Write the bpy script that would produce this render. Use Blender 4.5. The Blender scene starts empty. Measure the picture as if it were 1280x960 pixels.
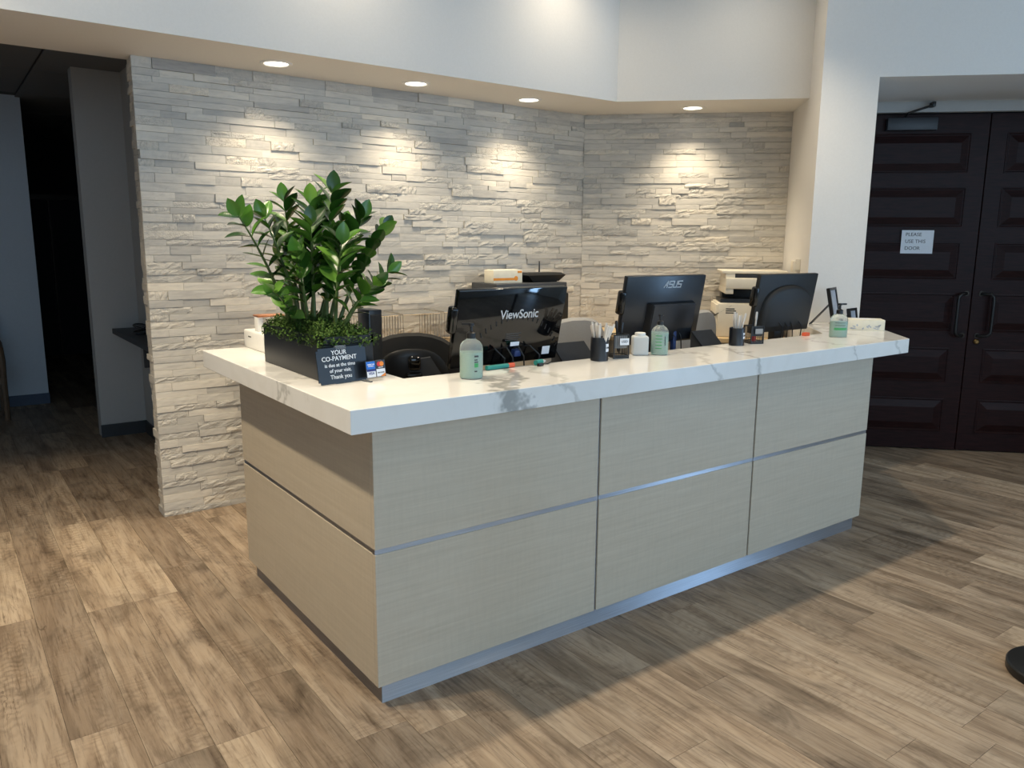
import bpy, bmesh, math, random
from mathutils import Matrix, Vector, Euler
R = math.radians
S = 2 ** -.5
scene = bpy.context.scene
C = scene.collection

# ------------------------------------------------------------------ camera
YAW, PITCH, ROLL, FPX = R(36.3425), R(10.2889), R(0.4499), 981.65
CAM = Vector((-1.0772, -2.2099, 1.5623))
c_fw = Vector((math.sin(YAW) * math.cos(PITCH), math.cos(YAW) * math.cos(PITCH), -math.sin(PITCH)))
c_r0 = Vector((math.cos(YAW), -math.sin(YAW), 0))
c_u0 = c_r0.cross(c_fw)
c_r = c_r0 * math.cos(ROLL) + c_u0 * math.sin(ROLL)
c_u = -c_r0 * math.sin(ROLL) + c_u0 * math.cos(ROLL)
cam_data = bpy.data.cameras.new('camera')
cam = bpy.data.objects.new('camera', cam_data)
C.objects.link(cam)
cam_data.sensor_width = 36
cam_data.lens = FPX / 1280 * 36
cam_data.clip_start = .05
cam.matrix_world = Matrix(((c_r.x, c_u.x, -c_fw.x, CAM.x), (c_r.y, c_u.y, -c_fw.y, CAM.y), (c_r.z, c_u.z, -c_fw.z, CAM.z), (0, 0, 0, 1)))
scene.camera = cam


def to_pixel(p):
    d = Vector(p) - CAM
    z = max(d.dot(c_fw), .05)
    return 640 + FPX * d.dot(c_r) / z, 480 - FPX * d.dot(c_u) / z, d.dot(c_fw)


# ------------------------------------------------------------------ world, daylight, exposure
world = bpy.data.worlds.new('sky')
scene.world = world
world.use_nodes = True
world.node_tree.nodes['Background'].inputs[0].default_value = (.55, .75, 1, 1)
world.node_tree.nodes['Background'].inputs[1].default_value = .5
scene.view_settings.view_transform = 'Standard'
scene.view_settings.look = 'None'
scene.view_settings.exposure = 0.05
scene.view_settings.gamma = 1.0
scene.view_settings.use_curve_mapping = False

DAY = (.53, .765, 1.0)
STREET_W, ENTRY_W = 152, 105
CAN_W, ROW_W, ROOM_W, WASH_W, LEFT_W = 43, 80, 26, 24, 160
WARM = (1.0, .855, .64)


def daylight(name, loc, rot, sx, sy, watts, color=DAY):
    li = bpy.data.lights.new(name, 'AREA')
    li.shape = 'RECTANGLE'
    li.size, li.size_y, li.energy, li.color = sx, sy, watts, color
    o = bpy.data.objects.new(name, li)
    C.objects.link(o)
    o.location, o.rotation_euler = loc, rot
    return o


# daylight entering by the street windows behind the viewer and by the glass entrance door on the right
daylight('street_window_daylight', (.2, -5.85, 2.15), (R(90), 0, 0), 8.6, 2.1, STREET_W)
daylight('entrance_door_daylight', (6.9, -5.10, 1.2), (R(90), 0, R(90)), .75, 2.1, ENTRY_W, (.38, .64, 1))



# ------------------------------------------------------------------ materials
def lin(c):
    c = c / 255
    return c / 12.92 if c <= .04045 else ((c + .055) / 1.055) ** 2.4


def rgb(r, g, b):
    return (lin(r), lin(g), lin(b), 1)


class NT:
    def __init__(s, name):
        s.m = bpy.data.materials.new(name)
        s.m.use_nodes = True
        s.t = s.m.node_tree
        s.p = s.t.nodes['Principled BSDF']

    def n(s, typ, **kw):
        nd = s.t.nodes.new(typ)
        for k, v in kw.items():
            setattr(nd, k, v)
        return nd

    def l(s, a, b):
        s.t.links.new(a, b)

    def coord(s, scale=(1, 1, 1), which='Object', rnd=False):
        tc = s.n('ShaderNodeTexCoord')
        mp = s.n('ShaderNodeMapping')
        mp.inputs['Scale'].default_value = scale
        s.l(tc.outputs[which], mp.inputs['Vector'])
        if rnd:
            oi = s.n('ShaderNodeObjectInfo')
            mu = s.n('ShaderNodeMath', operation='MULTIPLY')
            mu.inputs[1].default_value = 57.0
            s.l(oi.outputs['Random'], mu.inputs[0])
            cb = s.n('ShaderNodeCombineXYZ')
            for i in range(3):
                s.l(mu.outputs[0], cb.inputs[i])
            s.l(cb.outputs[0], mp.inputs['Location'])
        return mp.outputs[0]

    def noise(s, vec, scale=5, detail=4, rough=.55, dist=0):
        nd = s.n('ShaderNodeTexNoise')
        nd.inputs['Scale'].default_value = scale
        nd.inputs['Detail'].default_value = detail
        nd.inputs['Roughness'].default_value = rough
        nd.inputs['Distortion'].default_value = dist
        if vec is not None:
            s.l(vec, nd.inputs['Vector'])
        return nd.outputs[0]

    def ramp(s, fac, stops, interp='LINEAR'):
        nd = s.n('ShaderNodeValToRGB')
        nd.color_ramp.interpolation = interp
        e = nd.color_ramp.elements
        while len(e) < len(stops):
            e.new(.5)
        for el, (p, c) in zip(e, stops):
            el.position, el.color = p, c
        s.l(fac, nd.inputs[0])
        return nd.outputs[0]

    def mix(s, a, b, fac, mode='MIX'):
        nd = s.n('ShaderNodeMix', data_type='RGBA', blend_type=mode)
        for sock, v in ((nd.inputs['Factor'], fac), (nd.inputs['A'], a), (nd.inputs['B'], b)):
            if hasattr(v, 'links'):
                s.l(v, sock)
            else:
                sock.default_value = v
        return nd.outputs['Result']

    def math(s, op, a, b=0.0):
        nd = s.n('ShaderNodeMath', operation=op)
        for i, v in enumerate((a, b)):
            if hasattr(v, 'links'):
                s.l(v, nd.inputs[i])
            else:
                nd.inputs[i].default_value = v
        return nd.outputs[0]

    def base(s, v):
        if hasattr(v, 'links'):
            s.l(v, s.p.inputs['Base Color'])
        else:
            s.p.inputs['Base Color'].default_value = v

    def bump(s, h, strength=.2, dist=.01):
        b = s.n('ShaderNodeBump')
        b.inputs['Strength'].default_value = strength
        b.inputs['Distance'].default_value = dist
        s.l(h, b.inputs['Height'])
        s.l(b.outputs[0], s.p.inputs['Normal'])

    def set(s, **kw):
        for k, v in kw.items():
            s.p.inputs[k.replace('_', ' ')].default_value = v


def plain(name, col, rough=.5, metal=0, var=.06, scale=30, bump=0, **kw):
    m = NT(name)
    v = m.coord()
    n = m.noise(v, scale, 3)
    a = tuple(min(1, x * (1 - var)) for x in col[:3]) + (1,)
    b = tuple(min(1, x * (1 + var)) for x in col[:3]) + (1,)
    m.base(m.ramp(n, [(.3, a), (.7, b)]))
    m.set(Roughness=rough, Metallic=metal, **kw)
    if bump:
        m.bump(n, bump, .002)
    return m.m


M = {}
M['paint'] = plain('white_wall_paint', rgb(226, 223, 218), .75, var=.015, scale=90, bump=.15)
M['paint_grey'] = plain('grey_wall_paint', rgb(180, 180, 178), .8, var=.02, scale=60, bump=.1)
M['paint_blue'] = plain('blue_grey_wall_paint', rgb(196, 205, 214), .85, var=.02, scale=60, bump=.1)
M['painted_shade'] = plain('corridor_painted_shade', rgb(34, 33, 32), .85, var=.03)  # the corridor's darkness is put into this near-black wall colour
M['ceil'] = plain('ceiling_paint', rgb(222, 220, 216), .85, var=.01, scale=80)
M['tile'] = plain('ceiling_tile', rgb(120, 120, 120), .9, var=.08, scale=160)
M['teebar'] = plain('ceiling_grid_metal', rgb(60, 60, 60), .6)
M['base_dark'] = plain('dark_vinyl_base', rgb(52, 56, 60), .55)
M['base_blue'] = plain('blue_vinyl_base', rgb(62, 78, 100), .55)
M['black'] = plain('black_plastic', rgb(20, 20, 21), .38, var=.1)
M['black_shell'] = plain('grained_black_shell', rgb(26, 25, 24), .55, var=.1)
M['black_matte'] = plain('matte_black', rgb(18, 18, 19), .65, var=.1)
M['black_gloss'] = plain('glossy_black_plastic', rgb(11, 11, 12), .06, var=.1)
M['black_satin'] = plain('satin_black_plastic', rgb(24, 28, 34), .30, var=.05)
M['charcoal'] = plain('charcoal_plastic', rgb(58, 60, 64), .5)
M['darkgrey'] = plain('dark_grey_plastic', rgb(50, 53, 58), .45)
M['stand'] = plain('matte_slate_plastic', rgb(44, 47, 52), .9, **{'Specular_IOR_Level': .12})
M['greyfab'] = plain('grey_chair_fabric', rgb(158, 157, 155), .9, var=.08, scale=400, bump=.3)
M['blackfab'] = plain('black_chair_mesh', rgb(17, 17, 17), .8, var=.2, scale=400, bump=.3)
M['white_pl'] = plain('white_plastic', rgb(232, 230, 224), .35, var=.02)
M['cream_pl'] = plain('cream_printer_plastic', rgb(226, 218, 200), .45, var=.02)
M['paper'] = plain('white_paper', rgb(232, 234, 238), .8, var=.02)
M['label_w'] = plain('white_label_paper', rgb(236, 238, 242), .6, var=.02)
M['chrome'] = plain('chrome_wire', rgb(206, 203, 196), .2, 1, var=.03)
M['steel_dk'] = plain('dark_bronze_metal', rgb(52, 46, 40), .35, .8, var=.1)
M['brass'] = plain('worn_brass', rgb(130, 100, 60), .35, .9, var=.15)
M['planter'] = plain('black_lacquer_planter', rgb(13, 13, 14), .32, var=.1)
M['ink'] = plain('black_ink', rgb(35, 36, 40), .7)
M['ink_w'] = plain('white_ink', rgb(240, 240, 240), .5)
M['silver_ink'] = plain('silver_lettering', rgb(190, 194, 198), .35, .2)
M['orange'] = plain('orange_print', rgb(235, 150, 50), .6)
M['red'] = plain('red_plastic', rgb(190, 50, 45), .5)
M['redor'] = plain('red_orange_plastic', rgb(225, 95, 60), .5)
M['teal'] = plain('teal_plastic', rgb(40, 140, 130), .45)
M['blue'] = plain('card_blue', rgb(30, 110, 205), .5)
M['navy'] = plain('card_navy', rgb(30, 40, 120), .5)
M['cardred'] = plain('card_red', rgb(215, 45, 35), .5)
M['cardorange'] = plain('card_orange', rgb(240, 140, 40), .5)
M['wood_oak'] = plain('oak_top', rgb(205, 178, 135), .5, var=.08)
M['wood_chair'] = plain('brown_chair_wood', rgb(96, 78, 60), .5, var=.15)
M['wood_in'] = plain('inner_desk_laminate', rgb(176, 164, 144), .5, var=.05)
M['copper'] = plain('copper_trim', rgb(190, 125, 85), .35, .6)
M['stem'] = plain('plant_stem', rgb(86, 104, 52), .45, var=.2)
M['moss'] = plain('green_moss', rgb(64, 92, 26), .9, var=.45, scale=60)
M['cable'] = plain('black_cable', rgb(22, 22, 22), .5)
M['vga'] = plain('blue_connector', rgb(40, 60, 110), .5)
M['pen_w'] = plain('white_pen_plastic', rgb(214, 208, 200), .3, var=.05)
M['green_print'] = plain('green_label_print', rgb(70, 165, 95), .5)
M['rubber'] = plain('black_rubber_base', rgb(18, 19, 20), .45)
M['frame_dk'] = plain('dark_picture_frame', rgb(26, 24, 24), .35)
M['photo'] = plain('pale_photo_print', rgb(176, 178, 184), .3, var=.2, scale=25)
M['box_w'] = plain('printed_carton', rgb(236, 228, 206), .6, var=.03)


def m_leaf():
    m = NT('glossy_green_leaf')
    v = m.coord((1, 1, 1), rnd=True)
    oi = m.n('ShaderNodeObjectInfo')
    col = m.ramp(oi.outputs['Random'], [(0, rgb(30, 58, 22)), (.35, rgb(50, 88, 28)), (.7, rgb(76, 120, 42)), (1, rgb(106, 148, 60))])
    m.base(col)
    m.set(Roughness=.22)
    m.p.inputs['Subsurface Weight'].default_value = 0
    m.bump(m.noise(v, 30, 2), .1, .003)
    return m.m


M['leaf'] = m_leaf()


def m_lens():
    m = NT('downlight_lens')
    m.base((1, 1, 1, 1))
    m.p.inputs['Emission Color'].default_value = (1, .93, .80, 1)
    m.p.inputs['Emission Strength'].default_value = 6
    return m.m


M['lens'] = m_lens()


def m_stone(name, src, rough):
    m = NT(name)
    at = m.n('ShaderNodeAttribute', attribute_type=src, attribute_name='tone')
    geo = m.n('ShaderNodeNewGeometry')
    mp = m.n('ShaderNodeMapping')
    mp.inputs['Scale'].default_value = (4, 4, 26)
    m.l(geo.outputs['Position'], mp.inputs['Vector'])
    off = m.n('ShaderNodeCombineXYZ')
    k = m.math('MULTIPLY', at.outputs['Fac'], 91.0)
    m.l(k, off.inputs[0])
    m.l(k, off.inputs[2])
    m.l(off.outputs[0], mp.inputs['Location'])
    band = m.noise(mp.outputs[0], 2.2, 5, .6, .4)
    tone = m.ramp(at.outputs['Fac'], [(0, rgb(168, 165, 160)), (.3, rgb(187, 183, 175)), (.6, rgb(204, 199, 189)), (.85, rgb(215, 208, 195)), (1, rgb(223, 214, 198))])
    vein = m.ramp(band, [(.3, (.80, .80, .81, 1)), (.5, (.97, .97, .97, 1)), (.72, (1.05, 1.04, 1.02, 1))])
    m.base(m.mix(tone, vein, 1.0, 'MULTIPLY'))
    m.set(Roughness=.85)
    mp2 = m.n('ShaderNodeMapping')
    mp2.inputs['Scale'].default_value = (1, 1, 1.25) if rough else (.6, .6, 5)
    m.l(geo.outputs['Position'], mp2.inputs['Vector'])
    h = m.noise(mp2.outputs[0], 95 if rough else 40, 5, .7)
    m.bump(h, .8 if rough else .18, .009 if rough else .004)
    return m.m


M['stone_a'] = m_stone('split_stone_smooth', 'OBJECT', False)
M['stone_b'] = m_stone('split_stone_rough', 'OBJECT', True)
M['stone_c'] = m_stone('stacked_stone_smooth', 'GEOMETRY', False)
M['stone_d'] = m_stone('stacked_stone_rough', 'GEOMETRY', True)
M['mortar'] = plain('stone_backing', rgb(96, 94, 90), .9)


def m_plank(name, src):
    m = NT(name)
    at = m.n('ShaderNodeAttribute', attribute_type=src, attribute_name='tone')
    geo = m.n('ShaderNodeNewGeometry')

    def vec(sc):
        mp = m.n('ShaderNodeMapping')
        mp.inputs['Scale'].default_value = sc
        m.l(geo.outputs['Position'], mp.inputs['Vector'])
        cb = m.n('ShaderNodeCombineXYZ')
        k = m.math('MULTIPLY', at.outputs['Fac'], 173.0)
        m.l(k, cb.inputs[0])
        m.l(k, cb.inputs[1])
        m.l(cb.outputs[0], mp.inputs['Location'])
        return mp.outputs[0]

    tone = m.ramp(at.outputs['Fac'], [(0, rgb(148, 132, 114)), (.35, rgb(164, 147, 127)), (.7, rgb(175, 157, 136)), (1, rgb(189, 171, 148))])
    streak = m.noise(vec((13, 1.0, 1)), 1.0, 5, .6, .9)
    c1 = m.mix(tone, m.ramp(streak, [(.30, rgb(176, 166, 158)), (.46, rgb(228, 223, 218)), (.6, (1, 1, 1, 1)), (.78, (1.10, 1.08, 1.04, 1))]), .85, 'MULTIPLY')
    blot = m.noise(vec((5, 2.0, 1)), 1.0, 4, .6, 1.6)
    c2 = m.mix(c1, m.ramp(blot, [(.28, rgb(172, 168, 164)), (.5, (1, 1, 1, 1)), (.75, (1.08, 1.06, 1.02, 1))]), .8, 'MULTIPLY')
    fine = m.noise(vec((95, 5, 1)), 1.0, 5, .7, .4)
    c3 = m.mix(c2, m.ramp(fine, [(.32, rgb(176, 167, 160)), (.5, (1, 1, 1, 1)), (.7, (1.07, 1.06, 1.04, 1))]), .75, 'MULTIPLY')
    saw = m.noise(vec((14, 75, 1)), 1.0, 3, .6, .8)
    sawm = m.ramp(m.noise(vec((4, 2.5, 1)), 1.3, 2), [(.48, (0, 0, 0, 1)), (.62, (1, 1, 1, 1))])
    sawc = m.mix((1, 1, 1, 1), m.ramp(saw, [(.38, rgb(205, 200, 196)), (.52, (1, 1, 1, 1)), (.68, (1.06, 1.06, 1.05, 1))]), sawm)
    c3 = m.mix(c3, sawc, .4, 'MULTIPLY')
    wv = m.n('ShaderNodeTexWave', wave_type='RINGS', rings_direction='X')
    wv.inputs['Scale'].default_value = 5
    wv.inputs['Distortion'].default_value = 9
    wv.inputs['Detail'].default_value = 2
    wv.inputs['Detail Scale'].default_value = .9
    m.l(vec((5.5, 1.5, 1)), wv.inputs['Vector'])
    figm = m.ramp(m.noise(vec((6, .8, 1)), 1.1, 1), [(.55, (0, 0, 0, 1)), (.66, (1, 1, 1, 1))])
    figc = m.mix((1, 1, 1, 1), m.ramp(wv.outputs[0], [(.1, rgb(205, 198, 190)), (.6, (1, 1, 1, 1)), (.9, (1.06, 1.05, 1.03, 1))]), figm)
    c3 = m.mix(c3, figc, .38, 'MULTIPLY')
    crack = m.noise(vec((11, 1.0, 1)), 1.6, 3, .6, 2.2)
    crm = m.ramp(m.noise(vec((7, 2.2, 1)), 1.4, 1), [(.50, (0, 0, 0, 1)), (.60, (1, 1, 1, 1))])
    crc = m.mix((1, 1, 1, 1), m.ramp(crack, [(.0, (1, 1, 1, 1)), (.355, (1, 1, 1, 1)), (.372, (.45, .42, .40, 1)), (.39, (1, 1, 1, 1))]), crm)
    c4 = m.mix(c3, crc, .85, 'MULTIPLY')
    m.base(c4)
    m.set(Roughness=.5)
    m.p.inputs['Specular IOR Level'].default_value = .3
    m.bump(m.noise(vec((60, 3, 1)), 1.0, 4, .6), .12, .003)
    return m.m


M['plank'] = m_plank('wood_plank', 'OBJECT')
M['plank_far'] = m_plank('wood_plank_far', 'GEOMETRY')
M['floor_base'] = plain('floor_joint', rgb(66, 57, 48), .7)


def m_laminate():
    m = NT('ash_laminate')
    geo = m.n('ShaderNodeNewGeometry')
    mp = m.n('ShaderNodeMapping')
    mp.inputs['Scale'].default_value = (1.6, 1.6, 46)
    mp.inputs['Rotation'].default_value = (0, 0, 0)
    m.l(geo.outputs['Position'], mp.inputs['Vector'])
    g = m.noise(mp.outputs[0], 1.5, 6, .65, .35)
    col = m.ramp(g, [(.25, rgb(183, 171, 151)), (.5, rgb(191, 179, 159)), (.75, rgb(198, 187, 167))])
    mp2 = m.n('ShaderNodeMapping')
    mp2.inputs['Scale'].default_value = (22, 22, 3)
    m.l(geo.outputs['Position'], mp2.inputs['Vector'])
    g2 = m.noise(mp2.outputs[0], 3, 3, .6)
    m.base(m.mix(col, m.ramp(g2, [(.3, (.93, .93, .93, 1)), (.6, (1, 1, 1, 1))]), .7, 'MULTIPLY'))
    m.set(Roughness=.45)
    return m.m


M['lam'] = m_laminate()


def m_quartz():
    m = NT('white_veined_quartz')
    geo = m.n('ShaderNodeNewGeometry')
    sep = m.n('ShaderNodeSeparateXYZ')
    m.l(geo.outputs['Position'], sep.inputs[0])
    dn = m.noise(geo.outputs['Position'], 2.2, 5, .6)
    fn = m.noise(geo.outputs['Position'], 14, 4, .65)
    w = m.math('ADD', m.math('ADD', sep.outputs[0], m.math('MULTIPLY', sep.outputs[1], -.55)), m.math('MULTIPLY', m.math('SUBTRACT', sep.outputs[2], 1.0), .55))
    w = m.math('ADD', w, m.math('MULTIPLY', m.math('SUBTRACT', dn, .5), .9))
    w = m.math('ADD', w, m.math('MULTIPLY', m.math('SUBTRACT', fn, .5), .07))
    f = m.math('MULTIPLY', m.math('ADD', w, 1.2), 1 / 5.0)
    W0 = rgb(233, 231, 226)
    G = rgb(168, 168, 164)
    G2 = rgb(196, 194, 188)

    def st(x, half, c):
        p = (x + 1.2) / 5
        return [(p - half - .003, W0), (p - half, c), (p + half, c), (p + half + .003, W0)]

    stops = [(0, W0)]
    for x, h, cc in ((-.30, .001, G2), (.60, .0065, G), (.80, .0008, G2), (1.62, .001, G2), (1.93, .003, G2), (2.55, .001, G2), (2.95, .0012, G2)):
        stops += st(x, h, cc)
    m.base(m.mix(m.ramp(f, stops), m.ramp(m.noise(geo.outputs['Position'], 5, 5, .6, 1), [(.3, (.93, .925, .91, 1)), (.55, (1, 1, 1, 1))]), .8, 'MULTIPLY'))
    m.set(Roughness=.14)
    return m.m


M['quartz'] = m_quartz()


def m_alu():
    m = NT('brushed_aluminium')
    geo = m.n('ShaderNodeNewGeometry')
    mp = m.n('ShaderNodeMapping')
    mp.inputs['Scale'].default_value = (2, 2, 300)
    m.l(geo.outputs['Position'], mp.inputs['Vector'])
    g = m.noise(mp.outputs[0], 2, 3)
    m.base(m.ramp(g, [(.3, rgb(176, 176, 180)), (.7, rgb(204, 204, 208))]))
    m.set(Roughness=.46, Metallic=1, Anisotropic=1.0)
    m.p.inputs['Anisotropic Rotation'].default_value = .25
    tg = m.n('ShaderNodeTangent', direction_type='RADIAL', axis='Z')
    m.l(tg.outputs[0], m.p.inputs['Tangent'])
    return m.m


M['alu'] = m_alu()


def m_mahogany():
    m = NT('dark_mahogany')
    v = m.coord((3, 3, 30))
    g = m.noise(v, 2.5, 5, .6, .5)
    m.base(m.ramp(g, [(.3, rgb(27, 14, 14)), (.7, rgb(46, 24, 23))]))
    m.set(Roughness=.42)
    m.p.inputs['Specular IOR Level'].default_value = .14
    return m.m


M['door'] = m_mahogany()


def m_plastic_clear(name, col, rough, trans):
    m = NT(name)
    n = m.noise(m.coord(), 20, 2)
    a = tuple(x * .97 for x in col[:3]) + (1,)
    m.base(m.ramp(n, [(.3, a), (.7, col)]))
    m.set(Roughness=rough, IOR=1.2)
    m.p.inputs['Transmission Weight'].default_value = trans
    return m.m


M['clear_pl'] = m_plastic_clear('frosted_bottle_plastic', rgb(238, 244, 241), .22, .8)
M['gel'] = m_plastic_clear('pale_green_gel', rgb(196, 232, 214), .25, .35)
M['milk_pl'] = m_plastic_clear('milky_jar_plastic', rgb(226, 228, 226), .4, .25)
M['acrylic'] = m_plastic_clear('clear_acrylic', rgb(235, 238, 240), .08, .85)
M['glass'] = m_plastic_clear('window_glass', rgb(240, 246, 250), .02, 1.0)


# ------------------------------------------------------------------ mesh helpers
def add_box(bm, x0, x1, y0, y1, z0, z1, bev=0, seg=2, mtx=None):
    g = bmesh.ops.create_cube(bm, size=1)
    vs = g['verts']
    for v in vs:
        v.co = Vector(((x0 + x1) / 2 + v.co.x * (x1 - x0), (y0 + y1) / 2 + v.co.y * (y1 - y0), (z0 + z1) / 2 + v.co.z * (z1 - z0)))
    if bev:
        es = list({e for v in vs for e in v.link_edges})
        r = bmesh.ops.bevel(bm, geom=es, offset=bev, segments=seg, affect='EDGES', profile=.5)
        vs = list({v for f in r['faces'] for v in f.verts} | {v for v in vs if v.is_valid})
    if mtx is not None:
        bmesh.ops.transform(bm, matrix=mtx, verts=[v for v in vs if v.is_valid])
    return bm


def box(x0, x1, y0, y1, z0, z1, bev=0, seg=2, mtx=None):
    return add_box(bmesh.new(), x0, x1, y0, y1, z0, z1, bev, seg, mtx)


def add_prism(bm, poly, z0, z1):
    a = [bm.verts.new((x, y, z0)) for x, y in poly]
    b = [bm.verts.new((x, y, z1)) for x, y in poly]
    n = len(poly)
    bm.faces.new(a[::-1])
    bm.faces.new(b)
    for i in range(n):
        bm.faces.new((a[i], a[(i + 1) % n], b[(i + 1) % n], b[i]))
    bmesh.ops.recalc_face_normals(bm, faces=bm.faces)
    return bm


def prism(poly, z0, z1, bev=0):
    bm = add_prism(bmesh.new(), poly, z0, z1)
    if bev:
        bmesh.ops.bevel(bm, geom=list(bm.edges), offset=bev, segments=2, affect='EDGES', profile=.5)
    return bm


def add_lathe(bm, prof, seg=24, cx=0, cy=0, sx=1, sy=1):
    rings = []
    for r, z in prof:
        rings.append([bm.verts.new((cx + sx * r * math.cos(2 * math.pi * i / seg), cy + sy * r * math.sin(2 * math.pi * i / seg), z)) for i in range(seg)] if r > 1e-6 else [bm.verts.new((cx, cy, z))])
    for a, b in zip(rings, rings[1:]):
        for i in range(seg):
            j = (i + 1) % seg
            if len(a) == 1 and len(b) == 1:
                continue
            if len(a) == 1:
                bm.faces.new((a[0], b[j], b[i]))
            elif len(b) == 1:
                bm.faces.new((a[i], a[j], b[0]))
            else:
                bm.faces.new((a[i], a[j], b[j], b[i]))
    return bm


def lathe(prof, seg=24, **k):
    return add_lathe(bmesh.new(), prof, seg, **k)


def add_tube(bm, pts, r, seg=8, caps=True):
    pts = [Vector(p) for p in pts]
    rr = r if isinstance(r, (list, tuple)) else [r] * len(pts)
    rings = []
    up = Vector((0, 0, 1))
    prev = None
    for i, p in enumerate(pts):
        d = (pts[min(i + 1, len(pts) - 1)] - pts[max(i - 1, 0)]).normalized()
        if prev is None:
            prev = d.cross(up) if abs(d.dot(up)) < .95 else d.cross(Vector((1, 0, 0)))
        a = (prev - d * prev.dot(d)).normalized()
        prev = a
        b = d.cross(a)
        rings.append([bm.verts.new(p + (a * math.cos(2 * math.pi * k / seg) + b * math.sin(2 * math.pi * k / seg)) * rr[i]) for k in range(seg)])
    for a, b in zip(rings, rings[1:]):
        for i in range(seg):
            j = (i + 1) % seg
            bm.faces.new((a[i], a[j], b[j], b[i]))
    if caps:
        bm.faces.new(rings[0][::-1])
        bm.faces.new(rings[-1])
    return bm


def tube(pts, r, seg=8, **k):
    return add_tube(bmesh.new(), pts, r, seg, **k)


def arc(cx, cz, r, a0, a1, n, y=0):
    return [(cx + r * math.cos(R(a0 + (a1 - a0) * i / n)), y, cz + r * math.sin(R(a0 + (a1 - a0) * i / n))) for i in range(n + 1)]


def to_mesh(name, bm, smooth=False):
    me = bpy.data.meshes.new(name)
    bm.normal_update()
    bm.to_mesh(me)
    bm.free()
    if smooth:
        me.shade_smooth() if hasattr(me, 'shade_smooth') else None
        try:
            me.set_sharp_from_angle(angle=R(38))
        except Exception:
            pass
    return me


def link(name, me, mat=None, parent=None):
    o = bpy.data.objects.new(name, me)
    C.objects.link(o)
    if mat is not None and not me.materials:
        me.materials.append(M[mat] if isinstance(mat, str) else mat)
    if parent is not None:
        o.parent = parent
    return o


def obj(name, bm, mat, parent=None, smooth=True, mtx=None, label=None):
    if mtx is not None:
        bmesh.ops.transform(bm, matrix=mtx, verts=bm.verts)
    o = link(name, to_mesh(name, bm, smooth), mat, parent)
    if label:
        o['label'] = label
    return o


def tag(o, label, cat, group=None):
    o['label'], o['category'] = label, cat
    if group:
        o['group'] = group
    return o


def thing(name, label, cat, loc=(0, 0, 0), rotz=0, group=None):
    o = bpy.data.objects.new(name, None)
    o.empty_display_size = .05
    C.objects.link(o)
    o.location = loc
    o.rotation_euler = (0, 0, rotz)
    return tag(o, label, cat, group)


def struct(name, bm, mat, parent=None, rotz=0, smooth=False):
    o = obj(name, bm, mat, parent, smooth)
    o.rotation_euler = (0, 0, rotz)
    if parent is None:
        o['kind'] = 'structure'
    return o


def dup(root, loc, rotz=None, label=None, group=None):
    r = root.copy()
    C.objects.link(r)
    r.location = loc
    if rotz is not None:
        r.rotation_euler = (0, 0, rotz)
    if label:
        r['label'] = label
    if group:
        r['group'] = group
    for ch in root.children:
        k = ch.copy()
        C.objects.link(k)
        k.parent = r
        for g in ch.children:
            d = g.copy()
            C.objects.link(d)
            d.parent = k
    return r


def text(name, s, size, mat, parent, o, right, up, align='CENTER', ext=.0004, bold=0, spacing=1.0, line=1.0, shear=0, xs=1.0):
    cu = bpy.data.curves.new('lettering', 'FONT')
    cu.body, cu.size, cu.align_x, cu.align_y = s, size, align, 'CENTER'
    cu.extrude, cu.offset, cu.space_character, cu.space_line, cu.shear = ext, bold, spacing, line, shear
    cu.resolution_u = 3
    t = bpy.data.objects.new('lettering', cu)
    C.objects.link(t)
    dg = bpy.context.evaluated_depsgraph_get()
    me = bpy.data.meshes.new_from_object(t.evaluated_get(dg))
    bpy.data.objects.remove(t)
    r, u = Vector(right).normalized(), Vector(up).normalized()
    n = r.cross(u)
    o = Vector(o)
    me.transform(Matrix(((r.x * xs, u.x, n.x, o.x), (r.y * xs, u.y, n.y, o.y), (r.z * xs, u.z, n.z, o.z), (0, 0, 0, 1))))
    me.materials.clear()
    return link(name, me, mat, parent)


ROT45 = R(-45)          # local x runs along the angled wall, local y points through it


def uv(u, v, z=0):
    return Vector(((u + v) * S, (v - u) * S, z))


# ------------------------------------------------------------------ room shell
SOF = 2.49               # underside of the soffit
TOP = 3.40               # lobby ceiling
WY = 2.44                # core face of stone wall
V2 = 3.825               # core plane of the angled stone wall
UJ, UC, VC, VD = 1.889, 2.218, 2.906, 4.002
CORN = (2.967, 2.381)

floor = struct('floor', box(-4.6, 7.2, -6.1, 10.2, -.06, -.006), 'floor_base')
struct('ceiling', prism([(-4.6, -6.1), (7.1, -6.1), (7.1, -2.9), (2.9, 1.9), (-4.6, 1.9)], TOP, TOP + .1), 'ceil')
struct('trim_1', prism([(-4.6, 1.83), (2.75, 1.83), tuple(uv(UJ, 3.239)[:2]), tuple(uv(UJ + .02, V2 + .1)[:2]), (3.02, 2.53), (-4.6, 2.53)], SOF, TOP), 'paint')
# stone wall cores
x_end = -.112
wall_back = struct('wall_back', prism([(x_end, WY), (2.99, WY), (2.99, 2.53), (x_end, 2.53)], 0, SOF), 'mortar')
bmw = bmesh.new()
add_box(bmw, .36, UJ, V2, V2 + .12, 0, SOF)
wall_angled = struct('wall_angled', bmw, 'mortar', rotz=ROT45)
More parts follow.
